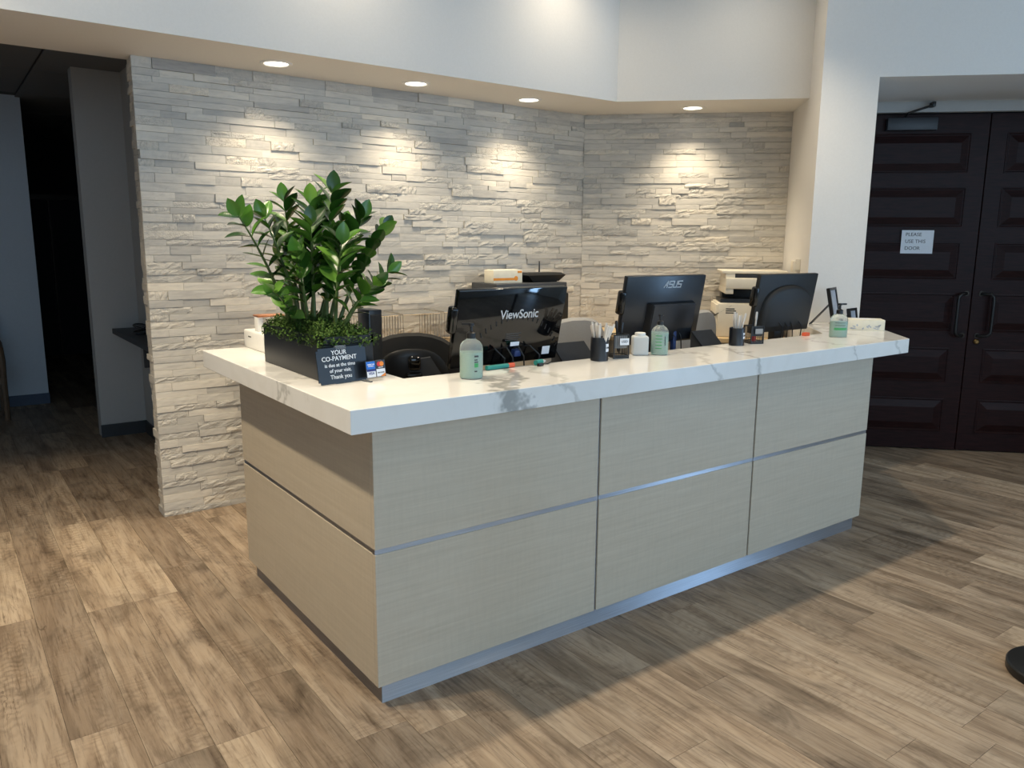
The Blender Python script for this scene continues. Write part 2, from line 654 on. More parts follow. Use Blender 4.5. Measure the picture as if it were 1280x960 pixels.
# jamb column, its front and the wall over the door opening
bmw = bmesh.new()
add_prism(bmw, [(UJ, VC), (UC, VC), (UC, VD + .1), (UJ, VD + .1)], 0, TOP)
add_box(bmw, UC, 4.42, VC, VC + .75, 2.548, TOP)
add_box(bmw, UC, 4.42, VC + .75, VD + .1, 2.572, TOP)
add_box(bmw, 4.42, 8.2, VC, VC + .3, 0, TOP)
add_box(bmw, 4.42, 4.7, VC + .3, VD + .1, 0, TOP)
struct('wall_right', bmw, 'paint', rotz=ROT45)
struct('light_block_behind_doors', box(UC, 4.42, VD + .06, VD + .1, 0, 2.6), 'painted_shade', rotz=ROT45)  # unseen panel added to block light leaking in over the doors
struct('trim_2', box(UC, 4.42, VD - .06, VD - .01, 2.498, 2.572), 'paint_grey', rotz=ROT45)
# unseen lobby walls with their glazing
bmw = bmesh.new()
for a, b, z0, z1 in ((-4.6, -4.2, 0, TOP), (4.6, 7.1, 0, TOP), (-4.2, 4.6, 0, 1.05), (-4.2, 4.6, 3.25, TOP)):
    add_box(bmw, a, b, -6.1, -5.95, z0, z1)
struct('wall_front', bmw, 'paint')
for i in range(4):
    x0 = -4.2 + i * 2.2
    w = struct('window_%d' % (i + 1), box(x0 + .05, x0 + 2.15, -6.03, -6.02, 1.10, 3.20), 'glass')
    fr = bmesh.new()
    for a, b, z0, z1 in ((x0, x0 + .05, 1.05, 3.25), (x0 + 2.15, x0 + 2.2, 1.05, 3.25), (x0 + .05, x0 + 2.15, 1.05, 1.10), (x0 + .05, x0 + 2.15, 3.20, 3.25)):
        add_box(fr, a, b, -6.06, -5.99, z0, z1)
    obj('window_frame', fr, 'steel_dk', w, False)
bmw = bmesh.new()
for a, b, z0, z1 in ((-6.1, -5.65, 0, TOP), (-4.55, -2.6, 0, TOP), (-5.65, -4.55, 2.35, TOP)):
    add_box(bmw, 7.0, 7.15, a, b, z0, z1)
struct('wall_entrance', bmw, 'paint')
d3 = struct('door_3', box(7.06, 7.08, -5.55, -4.65, .1, 2.25), 'glass')
fr = bmesh.new()
for a, b, z0, z1 in ((-5.65, -5.55, 0, 2.35), (-4.65, -4.55, 0, 2.35), (-5.55, -4.65, 2.25, 2.35), (-5.55, -4.65, 0, .1)):
    add_box(fr, 7.03, 7.11, a, b, z0, z1)
obj('door_frame', fr, 'steel_dk', d3, False)
struct('wall_left', box(-4.7, -4.6, -6.1, 6.5, 0, TOP), 'paint')

# ---- corridor at the left
CZ = 2.80
struct('wall_corridor_blue', box(-4.6, -.275, 6.38, 6.5, 0, CZ + .1), 'paint_blue')
struct('baseboard_blue', box(-4.6, -.27, 6.365, 6.38, 0, .10), 'base_blue')
struct('wall_corridor_far_left', box(-.40, -.28, 6.5, 10.0, 0, CZ + .1), 'painted_shade')
struct('wall_partition', prism([(-.10, 4.62), (.23, 4.62), (.23, 2.53), (.35, 2.53), (.35, 4.76), (-.10, 4.76)], 0, CZ), 'paint_grey')
struct('baseboard_partition', prism([(-.104, 4.608), (.218, 4.608), (.218, 2.56), (.231, 2.56), (.231, 4.622), (-.104, 4.622)], 0, .10), 'base_dark')
struct('wall_corridor_right', box(1.30, 1.42, 4.7, 10.0, 0, CZ + .1), 'painted_shade')
struct('wall_corridor_inner', box(.35, 1.42, 4.62, 4.76, 0, CZ + .1), 'painted_shade')
bmw = bmesh.new()
add_box(bmw, -.4, -.02, 9.9, 10, 0, CZ + .1)
add_box(bmw, .75, 1.42, 9.9, 10, 0, CZ + .1)
add_box(bmw, -.02, .75, 9.9, 10, 2.12, CZ + .1)
struct('wall_corridor_end', bmw, 'painted_shade')
d4 = struct('door_4', box(.04, .69, 9.93, 9.97, 0, 2.05), 'black_matte')
fr = bmesh.new()
add_box(fr, -.02, .04, 9.86, 9.97, 0, 2.12)
add_box(fr, .69, .75, 9.86, 9.97, 0, 2.12)
add_box(fr, .04, .69, 9.86, 9.97, 2.05, 2.12)
add_box(fr, .25, .275, 9.88, 9.93, 0, 2.05)
obj('door_frame', fr, 'steel_dk', d4, False)
cc = struct('ceiling_corridor', prism([(-4.6, 2.52), (1.42, 2.52), (1.42, 10.0), (-4.6, 10.0)], CZ + .015, CZ + .1), 'teebar')
tile_me = to_mesh('ceiling_tile', box(-.292, .292, -.592, .592, 0, .012, .002, 1))
tile_me.materials.append(M['tile'])
for i in range(-7, 3):
    for j in range(6):
        tx, ty = -.02 + i * .6, 3.13 + j * 1.2
        if tx < -4.2 or tx > 1.1 or (ty > 6.4 and tx < -.2):
            continue
        t = link('ceiling_tile', tile_me, None, cc)
        t.location = (tx, ty, CZ)

# ------------------------------------------------------------------ floor planks
rnd = random.Random(7)
PW, PL = .183, 1.22
known = {-1: 1.635, -2: .124, 0: -.111, 6: -.55, 7: -1.147, 8: -1.31, 4: -.757, 13: -1.0, 15: -.70, -5: 1.42}
planks = []
for k in range(-25, 40):
    x0 = -.137 + (k - 0) * PW
    jn = known.get(k if k < 0 else k, None)
    jn = jn if jn is not None else rnd.uniform(0, PL)
    y = -6.0 + ((jn + 6.0) % PL) - PL
    while y < 10.0:
        y0, y1 = max(y, -6.0), min(y + PL, 10.0)
        if y1 - y0 > .03:
            planks.append((x0, x0 + PW, y0, y1, rnd.random()))
        y += PL


def screen_area(pts):
    P = [to_pixel(p) for p in pts]
    if any(p[2] < .3 for p in P):
        return 0
    if max(p[0] for p in P) < -160 or min(p[0] for p in P) > 1440 or max(p[1] for p in P) < -160 or min(p[1] for p in P) > 1080:
        return 0
    a = 0
    for i in range(len(P)):
        q = P[(i + 1) % len(P)]
        a += P[i][0] * q[1] - q[0] * P[i][1]
    return abs(a) / 2


def plank_rank(p):
    x0, x1, y0, y1, _ = p
    if x0 > .05 and x1 < 2.9 and y0 > .05:
        return 0                       # under the desk and behind it
    if x0 > .2 and y0 > 2.4 and (x0 - (5.5 - y0)) < 0 or (y0 > 2.5 and x0 > .2):
        return 0
    return screen_area([(x0, y0, 0), (x1, y0, 0), (x1, y1, 0), (x0, y1, 0)])


planks.sort(key=plank_rank, reverse=True)
g = .0012
pm = bmesh.new()
add_box(pm, -.5, .5, -.5, .5, -1, 0)
plank_me = to_mesh('plank', pm)
plank_me.materials.append(M['plank'])
for x0, x1, y0, y1, t in planks[:290]:
    o = link('plank', plank_me, None, floor)
    o.location = ((x0 + x1) / 2, (y0 + y1) / 2, 0)
    o.scale = (x1 - x0 - g, y1 - y0 - g, .006)
    o['tone'] = t
vs, fs, tn = [], [], []
for x0, x1, y0, y1, t in planks[290:]:
    b = len(vs)
    vs += [(x0 + g / 2, y0 + g / 2, 0), (x1 - g / 2, y0 + g / 2, 0), (x1 - g / 2, y1 - g / 2, 0), (x0 + g / 2, y1 - g / 2, 0)]
    vs += [(a, bb, -.006) for a, bb, _ in vs[b:b + 4]]
    fs += [(b, b + 1, b + 2, b + 3)] + [(b + i, b + 4 + i, b + 4 + (i + 1) % 4, b + (i + 1) % 4) for i in range(4)]
    tn += [t] * 5
me = bpy.data.meshes.new('plank_field')
me.from_pydata(vs, [], fs)
me.attributes.new('tone', 'FLOAT', 'FACE').data.foreach_set('value', tn)
o = link('plank_field', me, 'plank_far', floor)
o['kind'] = 'stuff'

# ------------------------------------------------------------------ stacked stone
NX, NZ = 10, 3


def stone_verts(seed, rough):
    r = random.Random(seed)
    V, F = [], []
    for j in range(NZ + 1):
        for i in range(NX + 1):
            e = (i in (0, NX)) or (j in (0, NZ))
            if rough:
                d = -1 + r.uniform(-.055, .055) + (.04 if e else 0)
            else:
                d = -1 + r.uniform(-.010, .010) + (.012 if e else 0)
            x = i / NX + (0 if i in (0, NX) else r.uniform(-.04, .04))
            z = j / NZ + (0 if j in (0, NZ) else r.uniform(-.08, .08))
            V.append((x, d, z))
    id_ = lambda i, j: j * (NX + 1) + i
    for j in range(NZ):
        for i in range(NX):
            F.append((id_(i, j), id_(i + 1, j), id_(i + 1, j + 1), id_(i, j + 1)))
    ring = [id_(i, 0) for i in range(NX + 1)] + [id_(NX, j) for j in range(1, NZ + 1)] + [id_(i, NZ) for i in range(NX - 1, -1, -1)] + [id_(0, j) for j in range(NZ - 1, 0, -1)]
    b = len(V)
    V += [(V[k][0], 0, V[k][2]) for k in ring]
    n = len(ring)
    for k in range(n):
        F.append((ring[k], b + k, b + (k + 1) % n, ring[(k + 1) % n]))
    return V, F


variants = {}
for rough in (False, True):
    for s_ in range(6):
        V, F = stone_verts(s_ + 40 * rough, rough)
        me = bpy.data.meshes.new('stone')
        me.from_pydata(V, [], F)
        me.materials.append(M['stone_b' if rough else 'stone_a'])
        variants[(rough, s_)] = (me, V, F)


def courses(length, height, r, lo=.10, hi=.33, h_lo=.030, h_hi=.050):
    out = []
    z = 0
    while z < height - 1e-6:
        h = min(r.uniform(h_lo, h_hi), height - z)
        if height - z - h < .026:
            h = height - z
        x = -r.uniform(0, lo) if length > .3 else 0
        while x < length - 1e-6:
            w = r.uniform(lo, hi)
            if length - (x + w) < .07:
                w = length - x
            a = max(x, 0)
            if x + w - a > .015:
                out.append((a, x + w - a, z, h))
            x += w
        z += h
    return out


def lay(parent, stones, origin, rot, inv, limit, cover=None):
    """stones: (s, w, z, h, depth, rough, variant, tone) in the wall's own frame; the largest in view are objects, the rest one mesh"""
    m3 = Matrix.Rotation(rot, 4, 'Z')
    ranked = []
    for st in stones:
        s, w, z, h, d, rough, var, tone = st
        q = [Vector(origin) + m3 @ Vector(p) for p in ((s, -d, z), (s + w, -d, z), (s + w, -d, z + h), (s, -d, z + h))]
        a = screen_area(q)
        if cover and cover(sum(q, Vector()) / 4):
            a = 0
        ranked.append((a, st))
    ranked.sort(key=lambda t: t[0], reverse=True)
    gap = .0012
    for a, (s, w, z, h, d, rough, var, tone) in ranked[:limit]:
        o = link('stone', variants[(rough, var)][0], None, parent)
        o.matrix_parent_inverse = inv
        o.location = Vector(origin) + m3 @ Vector((s + gap / 2, 0, z + gap / 2))
        o.rotation_euler = (0, 0, rot)
        o.scale = (w - gap, d, h - gap)
        o['tone'] = tone
    return ranked[limit:]


def lay_rest(parent, groups, inv):
    vs, fs, tn, mi = [], [], [], []
    for rest, origin, rot in groups:
        m3 = Matrix.Rotation(rot, 3, 'Z')
        for a, (s, w, z, h, d, rough, var, tone) in rest:
            _, V, F = variants[(rough, var)]
            b = len(vs)
            vs += [tuple(Vector(origin) + m3 @ Vector((s + .0006 + x * (w - .0012), y * d, z + .0006 + zz * (h - .0012)))) for x, y, zz in V]
            fs += [tuple(b + i for i in f) for f in F]
            tn += [tone] * len(F)
            mi += [1 if rough else 0] * len(F)
    if not vs:
        return
    me = bpy.data.meshes.new('stone_field')
    me.from_pydata(vs, [], fs)
    me.materials.append(M['stone_c'])
    me.materials.append(M['stone_d'])
    me.polygons.foreach_set('material_index', mi)
    me.attributes.new('tone', 'FLOAT', 'FACE').data.foreach_set('value', tn)
    o = link('stone_field', me, None, parent)
    o.matrix_parent_inverse = inv
    o['kind'] = 'stuff'


def stones_for(length, height, seed, base=.045, **k):
    r = random.Random(seed)
    out = []
    for s, w, z, h in courses(length, height, r, **k):
        rough = r.random() < .36
        d = base + r.choice((0, 0, .001, .003, .006, .010)) + (.003 if rough else 0)
        if s < .001 and length > .3:
            d = base + r.uniform(.0, .008)
        tone = min(1, max(0, r.gauss(.62 if rough else .52, .17)))
        out.append((s, w, z, h, d, rough, r.randrange(6), tone))
    return out


st1 = stones_for(3.115, SOF, 3)
or1 = (-.139, WY, 0)
cov1 = lambda p: p.z < 1.0 and p.x > .42
rest1 = lay(wall_back, st1, or1, 0, Matrix(), 262, cov1)
st1b = stones_for(.125, SOF, 5, base=.018, lo=.06, hi=.125)
or1b = (x_end, 2.53, 0)
st1b = [(s, w, z, h, min(d, .040), ro, v, t) for s, w, z, h, d, ro, v, t in st1b]
rest1b = lay(wall_back, st1b, or1b, R(-90), Matrix(), 38)
lay_rest(wall_back, [(rest1, or1, 0), (rest1b, or1b, R(-90))], Matrix())
U0 = .402
st2 = stones_for(UJ - U0, SOF, 11)
or2 = uv(U0, V2)
inv2 = Matrix.Rotation(-ROT45, 4, 'Z')
cov2 = lambda p: p.z < .93
rest2 = lay(wall_angled, st2, or2, ROT45, inv2, 298, cov2)
lay_rest(wall_angled, [(rest2, or2, ROT45)], inv2)


# ------------------------------------------------------------------ downlights
def downlight(x, y, z, watts, spot, label, group, blend=1.0, rad=.062):
    t = thing('downlight', label, 'ceiling light', (x, y, z), 0, group)
    obj('trim_ring', lathe([(.062, -.001), (.066, -.007), (.080, -.006), (.086, -.0005)], 32), 'white_pl', t)
    obj('lens', lathe([(0, -.003), (.062, -.002)], 32), 'lens', t, label='glowing warm white lens')
    li = bpy.data.lights.new('downlight_lamp', 'SPOT')
    li.energy, li.color, li.spot_size, li.spot_blend, li.shadow_soft_size = watts, WARM, R(spot), blend, rad
    lo = bpy.data.objects.new('downlight_lamp', li)
    C.objects.link(lo)
    lo.parent = t
    lo.location = (0, 0, -.03)
    return t


GC = 'round downlights in the soffit'
downlight(.524, 2.115, SOF, CAN_W, 116, 'round soffit downlight above the left end of the stone wall', GC)
downlight(1.38, 2.125, SOF, CAN_W, 116, 'round soffit downlight second from the left', GC)
downlight(2.24, 2.135, SOF, CAN_W, 116, 'round soffit downlight third from the left, near the wall corner', GC)
downlight(3.323, 1.67, SOF, CAN_W, 116, 'round soffit downlight above the angled stone wall', GC)
for i, (x, y) in enumerate(((-1.33, .42), (-1.33, 1.0), (.02, .42), (1.30, .42), (2.58, .42), (-1.3, -1.8), (.6, -2.6), (2.6, -2.0), (4.4, -1.2))):  # second left-hand lamp is added, placed to brighten the floor there
    downlight(x, y, TOP, LEFT_W if x == -1.33 else ROW_W if y > 0 else ROOM_W, 110, 'recessed downlight in the high lobby ceiling out over the floor', 'lobby ceiling downlights', .7, .05)
for x, y, wf in ((-.70, 1.50, .7), (.75, 1.50, .8), (2.2, 1.50, .85), (3.0, .95, .36)):  # first and last are added lamps that brighten the soffit faces
    downlight(x, y, TOP, WASH_W * wf, 150, 'recessed downlight in the high ceiling close to the soffit face, end ones added to brighten it', 'lobby wall wash downlights', 1.0)

# ------------------------------------------------------------------ doors
dl_lo, dl_gap, dl_hi = 2.33, 3.297, 4.264
PZ = ((2.075, 2.358), (1.69, 1.975), (1.308, 1.58), (.922, 1.203), (.532, .795), (.145, .405))


def door_leaf(name, u0, u1, pa, pb):
    d = struct(name, box(u0 + .003, u1 - .003, VD, VD + .045, .008, 2.492, .002, 1), 'door', rotz=ROT45)
    for z0, z1 in PZ:
        bm = bmesh.new()
        n = []
        for (a, b, e, f, y) in ((pa, pb, z0, z1, -.003), (pa + .008, pb - .008, z0 + .008, z1 - .008, -.004), (pa + .013, pb - .013, z0 + .013, z1 - .013, .0012), (pa + .018, pb - .018, z0 + .018, z1 - .018, .0012), (pa + .070, pb - .070, z0 + .070, z1 - .070, -.013)):
            n.append([bm.verts.new((a, VD + y - .002, e)), bm.verts.new((b, VD + y - .002, e)), bm.verts.new((b, VD + y - .002, f)), bm.verts.new((a, VD + y - .002, f))])
        back = [bm.verts.new((p.co.x, VD + .01, p.co.z)) for p in n[0]]
        for A, B in zip([back] + n, n):
            for i in range(4):
                bm.faces.new((A[i], A[(i + 1) % 4], B[(i + 1) % 4], B[i]))
        bm.faces.new(n[-1])
        bmesh.ops.recalc_face_normals(bm, faces=bm.faces)
        obj('panel', bm, 'door', d, False)
    return d


dA = door_leaf('door_1', dl_lo, dl_gap, dl_lo + .12, 3.18)
dB = door_leaf('door_2', dl_gap, dl_hi, 3.417, dl_hi - .12)


def pull(parent, u, e):
    p = [(u, VD, .893), (u + e * .012, VD - .03, .893), (u + e * .05, VD - .052, .896), (u + e * .068, VD - .056, .915), (u + e * .070, VD - .056, .94), (u + e * .070, VD - .056, 1.16), (u + e * .068, VD - .056, 1.185), (u + e * .05, VD - .052, 1.204), (u + e * .012, VD - .03, 1.207), (u, VD, 1.207)]
    h = obj('pull_handle', tube(p, .0115, 10), 'black', parent)
    bm = bmesh.new()
    for z in (.893, 1.207):
        add_tube(bm, [(u, VD - .0005, z), (u, VD - .006, z)], .020, 14)
    obj('handle_rose', bm, 'steel_dk', h)
    return h


pull(dA, 3.258, -1)
pull(dB, 3.362, 1)
bm = tube([(3.362, VD, .849), (3.362, VD - .012, .849), (3.362, VD - .02, .849)], [.02, .02, .012], 16)
obj('lock_cylinder', bm, 'brass', dB)
obj('closer_body', box(2.582, 2.924, VD - .055, VD, 2.375, 2.462, .006), 'darkgrey', dA, label='grey door closer box')
bm = tube([(2.70, VD - .05, 2.470), (2.70, VD - .10, 2.485), (2.855, VD - .115, 2.535), (2.858, VD - .07, 2.545)], .008, 8)
add_box(bm, 2.85, 2.875, VD - .125, VD - .05, 2.525, 2.56, .004)
obj('closer_arm', bm, 'black', dA)
pp = thing('paper_notice', 'white paper notice taped to the dark wooden door', 'sign', uv(2.872, VD - .016, 1.497), ROT45)
pm = box(-.112, .112, -.0012, 0, 0, .170)
obj('sheet', pm, 'paper', pp)
text('lettering', 'PLEASE', .036, 'ink', pp, (-.085, -.0014, .138), (1, 0, 0), (0, 0, 1), 'LEFT')
text('lettering', 'USE THIS', .036, 'ink', pp, (-.085, -.0014, .088), (1, 0, 0), (0, 0, 1), 'LEFT')
text('lettering', 'DOOR', .036, 'ink', pp, (-.085, -.0014, .038), (1, 0, 0), (0, 0, 1), 'LEFT')

# ------------------------------------------------------------------ reception desk
ZM, ZK, SB, ST = .5585, .078, .994, 1.07
L, D = 2.95, 1.337
G1, G2 = .979, 1.9645
desk = thing('reception_desk', 'pale ash laminate reception desk with aluminium reveals and kick plate', 'desk')
core = bmesh.new()
# carcass: front run, side run and angled return, all set behind the panels
ret = lambda u, v: tuple(uv(u, v)[:2])
add_prism(core, [(.022, .022), (L - .015, .022), ret(2.07, VC - .005), ret(1.95, VC - .005), (2.865, .12), (.12, .12), (.12, D - .006), (.022, D - .006)], ZK, SB)
obj('carcass', core, 'alu', desk, False)
kick = prism([(.026, .026), (L - .02, .026), ret(2.062, VC - .006), ret(1.97, VC - .006), (2.88, .10), (.10, .10), (.10, D - .03), (.026, D - .03)], 0, ZK + .001)
obj('kick_plate', kick, 'alu', desk, False, label='brushed aluminium kick plate')
for a, b in ((0, G1), (G1, G2), (G2, L)):
    for z0, z1 in ((ZK, ZM - .009), (ZM + .009, SB - .001)):
        x0 = a + (.0055 if a else 0)
        x1 = b - (.0055 if b < L else 0)
        obj('panel', box(x0, x1, 0, .0205, z0, z1, .0012, 1), 'lam', desk, False)
for x0, x1 in ((.001, G1 - .0055), (G1 + .0055, G2 - .0055), (G2 + .0055, L - .001)):
    obj('reveal_strip', box(x0, x1, .004, .021, ZM - .0088, ZM + .0088), 'alu', desk, False, label='aluminium reveal strip')
obj('reveal_strip', box(.004, .021, .0205, D - .001, ZM - .0088, ZM + .0088), 'alu', desk, False, label='aluminium reveal strip')
for x0 in (G1, G2):
    obj('reveal_strip', box(x0 - .0053, x0 + .0053, .006, .0215, ZK + .001, SB - .001), 'alu', desk, False, label='aluminium reveal strip')
for z0, z1 in ((ZK, ZM - .009), (ZM + .009, SB - .001)):
    obj('panel', box(0, .0205, .021, D, z0, z1, .0012, 1), 'lam', desk, False)
    p = obj('panel', box(2.0865 - .021, 2.0865, 2.108, VC - .008, z0, z1, .0012, 1), 'lam', desk, False)
    p.rotation_euler = (0, 0, ROT45)
obj('end_panel', box(.0225, .12, D - .005, D, ZK, SB - .001), 'lam', desk, False)

ct = prism([(-.124, -.113), (3.089, -.113), ret(2.264, VC - .003), ret(1.858, VC - .003), (2.912, .285), (.27, .285), (.27, 1.44), (-.124, 1.44)], SB, ST, .0025)
tag(obj('countertop', ct, 'quartz', smooth=False), 'thick white quartz countertop with grey veins on the reception desk', 'countertop')
wt = prism([(.13, .13), (2.83, .13), (2.55, .80), (.42, .80), (.42, 1.33), (.13, 1.33)], .715, .745, .002)
wo = thing('inner_worktop', 'lower work surface behind the raised reception counter', 'worktop')
obj('worktop', wt, 'wood_in', wo, False)
for x, y in ((.16, .76), (2.5, .74), (.36, 1.28), (.16, 1.28)):
    obj('leg', box(x, x + .04, y, y + .04, 0, .716), 'wood_in', wo, False)
rs = thing('monitor_riser', 'long low shelf carrying the monitors behind the counter', 'shelf')
obj('shelf_board', box(.30, 2.93, .315, .60, .95, .97, .002), 'wood_in', rs, False)
for x in (.32, 1.3, 2.3, 2.72):
    obj('support', box(x, x + .02, .32, .59, .7455, .951), 'wood_in', rs, False)

# back credenza along the two stone walls
cr = thing('back_credenza', 'cabinet run with pale oak top along the stone walls', 'cabinet')
q0, q1 = (.42, 1.80), (2.73, 1.80)
cre = [(.42, 1.80), (2.72, 1.80), tuple(uv(UJ - .02, 3.24)[:2]), tuple(uv(UJ - .02, 3.755)[:2]), (2.945, 2.365), (.42, 2.365)]
obj('top', prism(cre, .885, .915, .002), 'wood_oak', cr, False)
obj('body', prism([(.44, 1.83), (2.72, 1.83), tuple(uv(UJ - .04, 3.27)[:2]), tuple(uv(UJ - .04, 3.74)[:2]), (2.94, 2.36), (.44, 2.36)], .08, .886), 'wood_in', cr, False)
for i in range(4):
    x0 = .45 + i * .56
    dr = obj('door', box(x0 + .004, x0 + .556, 1.812, 1.831, .10, .87, .002, 1), 'wood_in', cr, False)
    obj('handle', tube([(x0 + .48, 1.812, .70), (x0 + .48, 1.79, .70), (x0 + .48, 1.79, .82), (x0 + .48, 1.812, .82)], .005, 6), 'chrome', dr)


# ------------------------------------------------------------------ plant
def leaf_mesh(seed):
    r = random.Random(seed)
    n = 7
    bm = bmesh.new()
    rows = []
    fold = r.uniform(.18, .35)
    bend = r.uniform(-.12, .25)
    for i in range(n + 1):
        t = i / n
        w = .36 * math.sin(math.pi * min(1, t * .94 + .03)) ** .75 * (1 - .25 * t)
        if i == n:
            w = .012
        z = -bend * t * t
        rows.append([bm.verts.new((t, -w, z + w * fold)), bm.verts.new((t, -w * .5, z + w * fold * .35)), bm.verts.new((t, 0, z)), bm.verts.new((t, w * .5, z + w * fold * .35)), bm.verts.new((t, w, z + w * fold))])
    for a, b in zip(rows, rows[1:]):
        for i in range(4):
            bm.faces.new((a[i], b[i], b[i + 1], a[i + 1]))
    me = to_mesh('leaf', bm)
    for p in me.polygons:
        p.use_smooth = True
    me.materials.append(M['leaf'])
    return me


leafs = [leaf_mesh(s_) for s_ in range(4)]
PX0, PX1, PY0, PY1 = -.007, .190, .362, .955
plant = thing('potted_plant', 'leafy green plant with moss in a long black planter on the counter', 'plant', ((PX0 + PX1) / 2, (PY0 + PY1) / 2, ST))
hx, hy = (PX1 - PX0) / 2, (PY1 - PY0) / 2
bm = bmesh.new()
add_box(bm, -hx, hx, -hy, hy, 0, .135, .002, 1)
for a, b, c_, d_ in ((-hx, hx, -hy, -hy + .008), (-hx, hx, hy - .008, hy), (-hx, -hx + .008, -hy, hy), (hx - .008, hx, -hy, hy)):
    add_box(bm, a, b, c_, d_, .13, .158)
obj('planter', bm, 'planter', plant, False)
r = random.Random(21)
vs, fs = [], []
for i in range(11000):
    x = r.uniform(-hx - .012, hx + .022)
    y = r.uniform(-hy - .020, hy + .008)
    ed = max(abs(x) / hx, abs(y) / hy)
    if ed > 1.0 and r.random() < .45:
        continue
    hgt = .150 + .035 * (1 - min(1, ed) ** 2) + .012 * math.sin(x * 75 + 1) * math.cos(y * 60) + .008 * math.sin(y * 110 + x * 90) + r.uniform(-.012, .02) - (.016 if ed > .98 else 0)
    a = r.uniform(0, 6.28)
    l_ = r.uniform(.005, .014)
    tl = r.uniform(-.1, 1.2)
    d = Vector((math.cos(a) * math.cos(tl), math.sin(a) * math.cos(tl), math.sin(tl))) * l_
    sd = Vector((-math.sin(a), math.cos(a), 0)) * r.uniform(.002, .0045)
    p = Vector((x, y, hgt))
    b = len(vs)
    vs += [tuple(p - sd), tuple(p + sd), tuple(p + d * .6 + sd * .8), tuple(p + d), tuple(p + d * .6 - sd * .8)]
    fs += [(b, b + 1, b + 2, b + 3, b + 4)]
me = bpy.data.meshes.new('moss')
me.from_pydata(vs, [], fs)
o = link('moss', me, 'moss', plant)
o['kind'] = 'stuff'
soil = obj('soil', box(-hx + .01, hx - .01, -hy + .01, hy - .01, .12, .152), 'moss', plant, False)

# stems: base (x, y) in the planter, tip as the photograph places it, number of leaflet pairs, leaf length
STEMS = [
    ((-.05, .10), (-.275, -.02, 0.575), 8, 0.087), ((-.04, .02), (-.165, .03, 0.570), 8, 0.090),
    ((-.02, .10), (-.060, .11, 0.640), 9, 0.084), ((.0, .0), (.010, .02, 0.625), 10, 0.100),
    ((.02, -.06), (.055, -.08, 0.665), 10, 0.102), ((.03, -.05), (.150, -.12, 0.575), 9, 0.093),
    ((.04, -.10), (.250, -.10, 0.535), 9, 0.087), ((.05, -.12), (.215, -.20, 0.375), 6, 0.081),
    ((.0, .10), (-.05, .05, 0.455), 8, 0.093), ((.02, -.14), (.03, -.20, 0.480), 8, 0.099),
    ((-.04, .05), (-.20, -.12, 0.315), 5, 0.079), ((.0, -.04), (.10, -.06, 0.435), 8, 0.099),
    ((-.02, .16), (-.02, .26, 0.535), 8, 0.087), ((.03, .05), (.20, .12, 0.495), 8, 0.090),
    ((.01, .06), (.06, .04, 0.590), 9, 0.090), ((-.02, -.05), (-.03, -.07, 0.545), 9, 0.092), ((.03, .0), (.13, .0, 0.540), 8, 0.088),
    ((-.03, -.02), (-.10, -.10, 0.435), 7, 0.093), ((.03, -.16), (.12, -.27, 0.335), 6, 0.087),
]
r = random.Random(5)
for (bx, by), tip, pairs, ll in STEMS:
    p0 = Vector((bx, by, .14))
    p2 = Vector(tip)
    p1 = p0.lerp(p2, .5) + Vector((-(p2.x - p0.x) * .14, -(p2.y - p0.y) * .14, .03))
    cur = [((1 - t) ** 2) * p0 + 2 * t * (1 - t) * p1 + t * t * p2 for t in [i / 12 for i in range(13)]]
    st = obj('stem', tube(cur, [.0085 * (1 - .72 * i / 12) for i in range(13)], 7), 'stem', plant)
    az = r.uniform(0, 6.28)
    tw = r.uniform(.25, .6)
    for k in range(pairs):
        t = .36 + .62 * (k / (pairs - 1))
        p = ((1 - t) ** 2) * p0 + 2 * t * (1 - t) * p1 + t * t * p2
        tg = (2 * (1 - t) * (p1 - p0) + 2 * t * (p2 - p1)).normalized()
        sx = tg.cross(Vector((math.cos(az + tw * k * .3), math.sin(az + tw * k * .3), 0))).normalized()
        for sgn in (-1, 1):
            upf = .55 + .75 * (k / pairs) + r.uniform(-.15, .15)
            d = (sx * sgn + tg * upf + Vector((r.uniform(-.25, .25), r.uniform(-.25, .25), r.uniform(-.05, .2)))).normalized()
            nrm = (tg - d * tg.dot(d))
            nrm = (nrm + Vector((r.uniform(-.3, .3), r.uniform(-.3, .3), .2))).normalized()
            yv = nrm.cross(d).normalized()
            zv = d.cross(yv)
            sc = ll * (1.0 - .25 * abs(k / pairs - .45)) * r.uniform(.85, 1.12)
            lf = link('leaf', leafs[r.randrange(4)], None, st)
            pp_ = p + d * .004
            lf.matrix_local = Matrix(((d.x * sc, yv.x * sc, zv.x * sc, pp_.x), (d.y * sc, yv.y * sc, zv.y * sc, pp_.y), (d.z * sc, yv.z * sc, zv.z * sc, pp_.z), (0, 0, 0, 1)))
    # end leaf
    tg = (p2 - p1).normalized()
    yv = tg.cross(Vector((.3, .8, .2))).normalized()
    zv = tg.cross(yv)
    lf = link('leaf', leafs[0], None, st)
    sc = ll * .8
    lf.matrix_local = Matrix(((tg.x * sc, yv.x * sc, zv.x * sc, p2.x), (tg.y * sc, yv.y * sc, zv.y * sc, p2.y), (tg.z * sc, yv.z * sc, zv.z * sc, p2.z), (0, 0, 0, 1)))

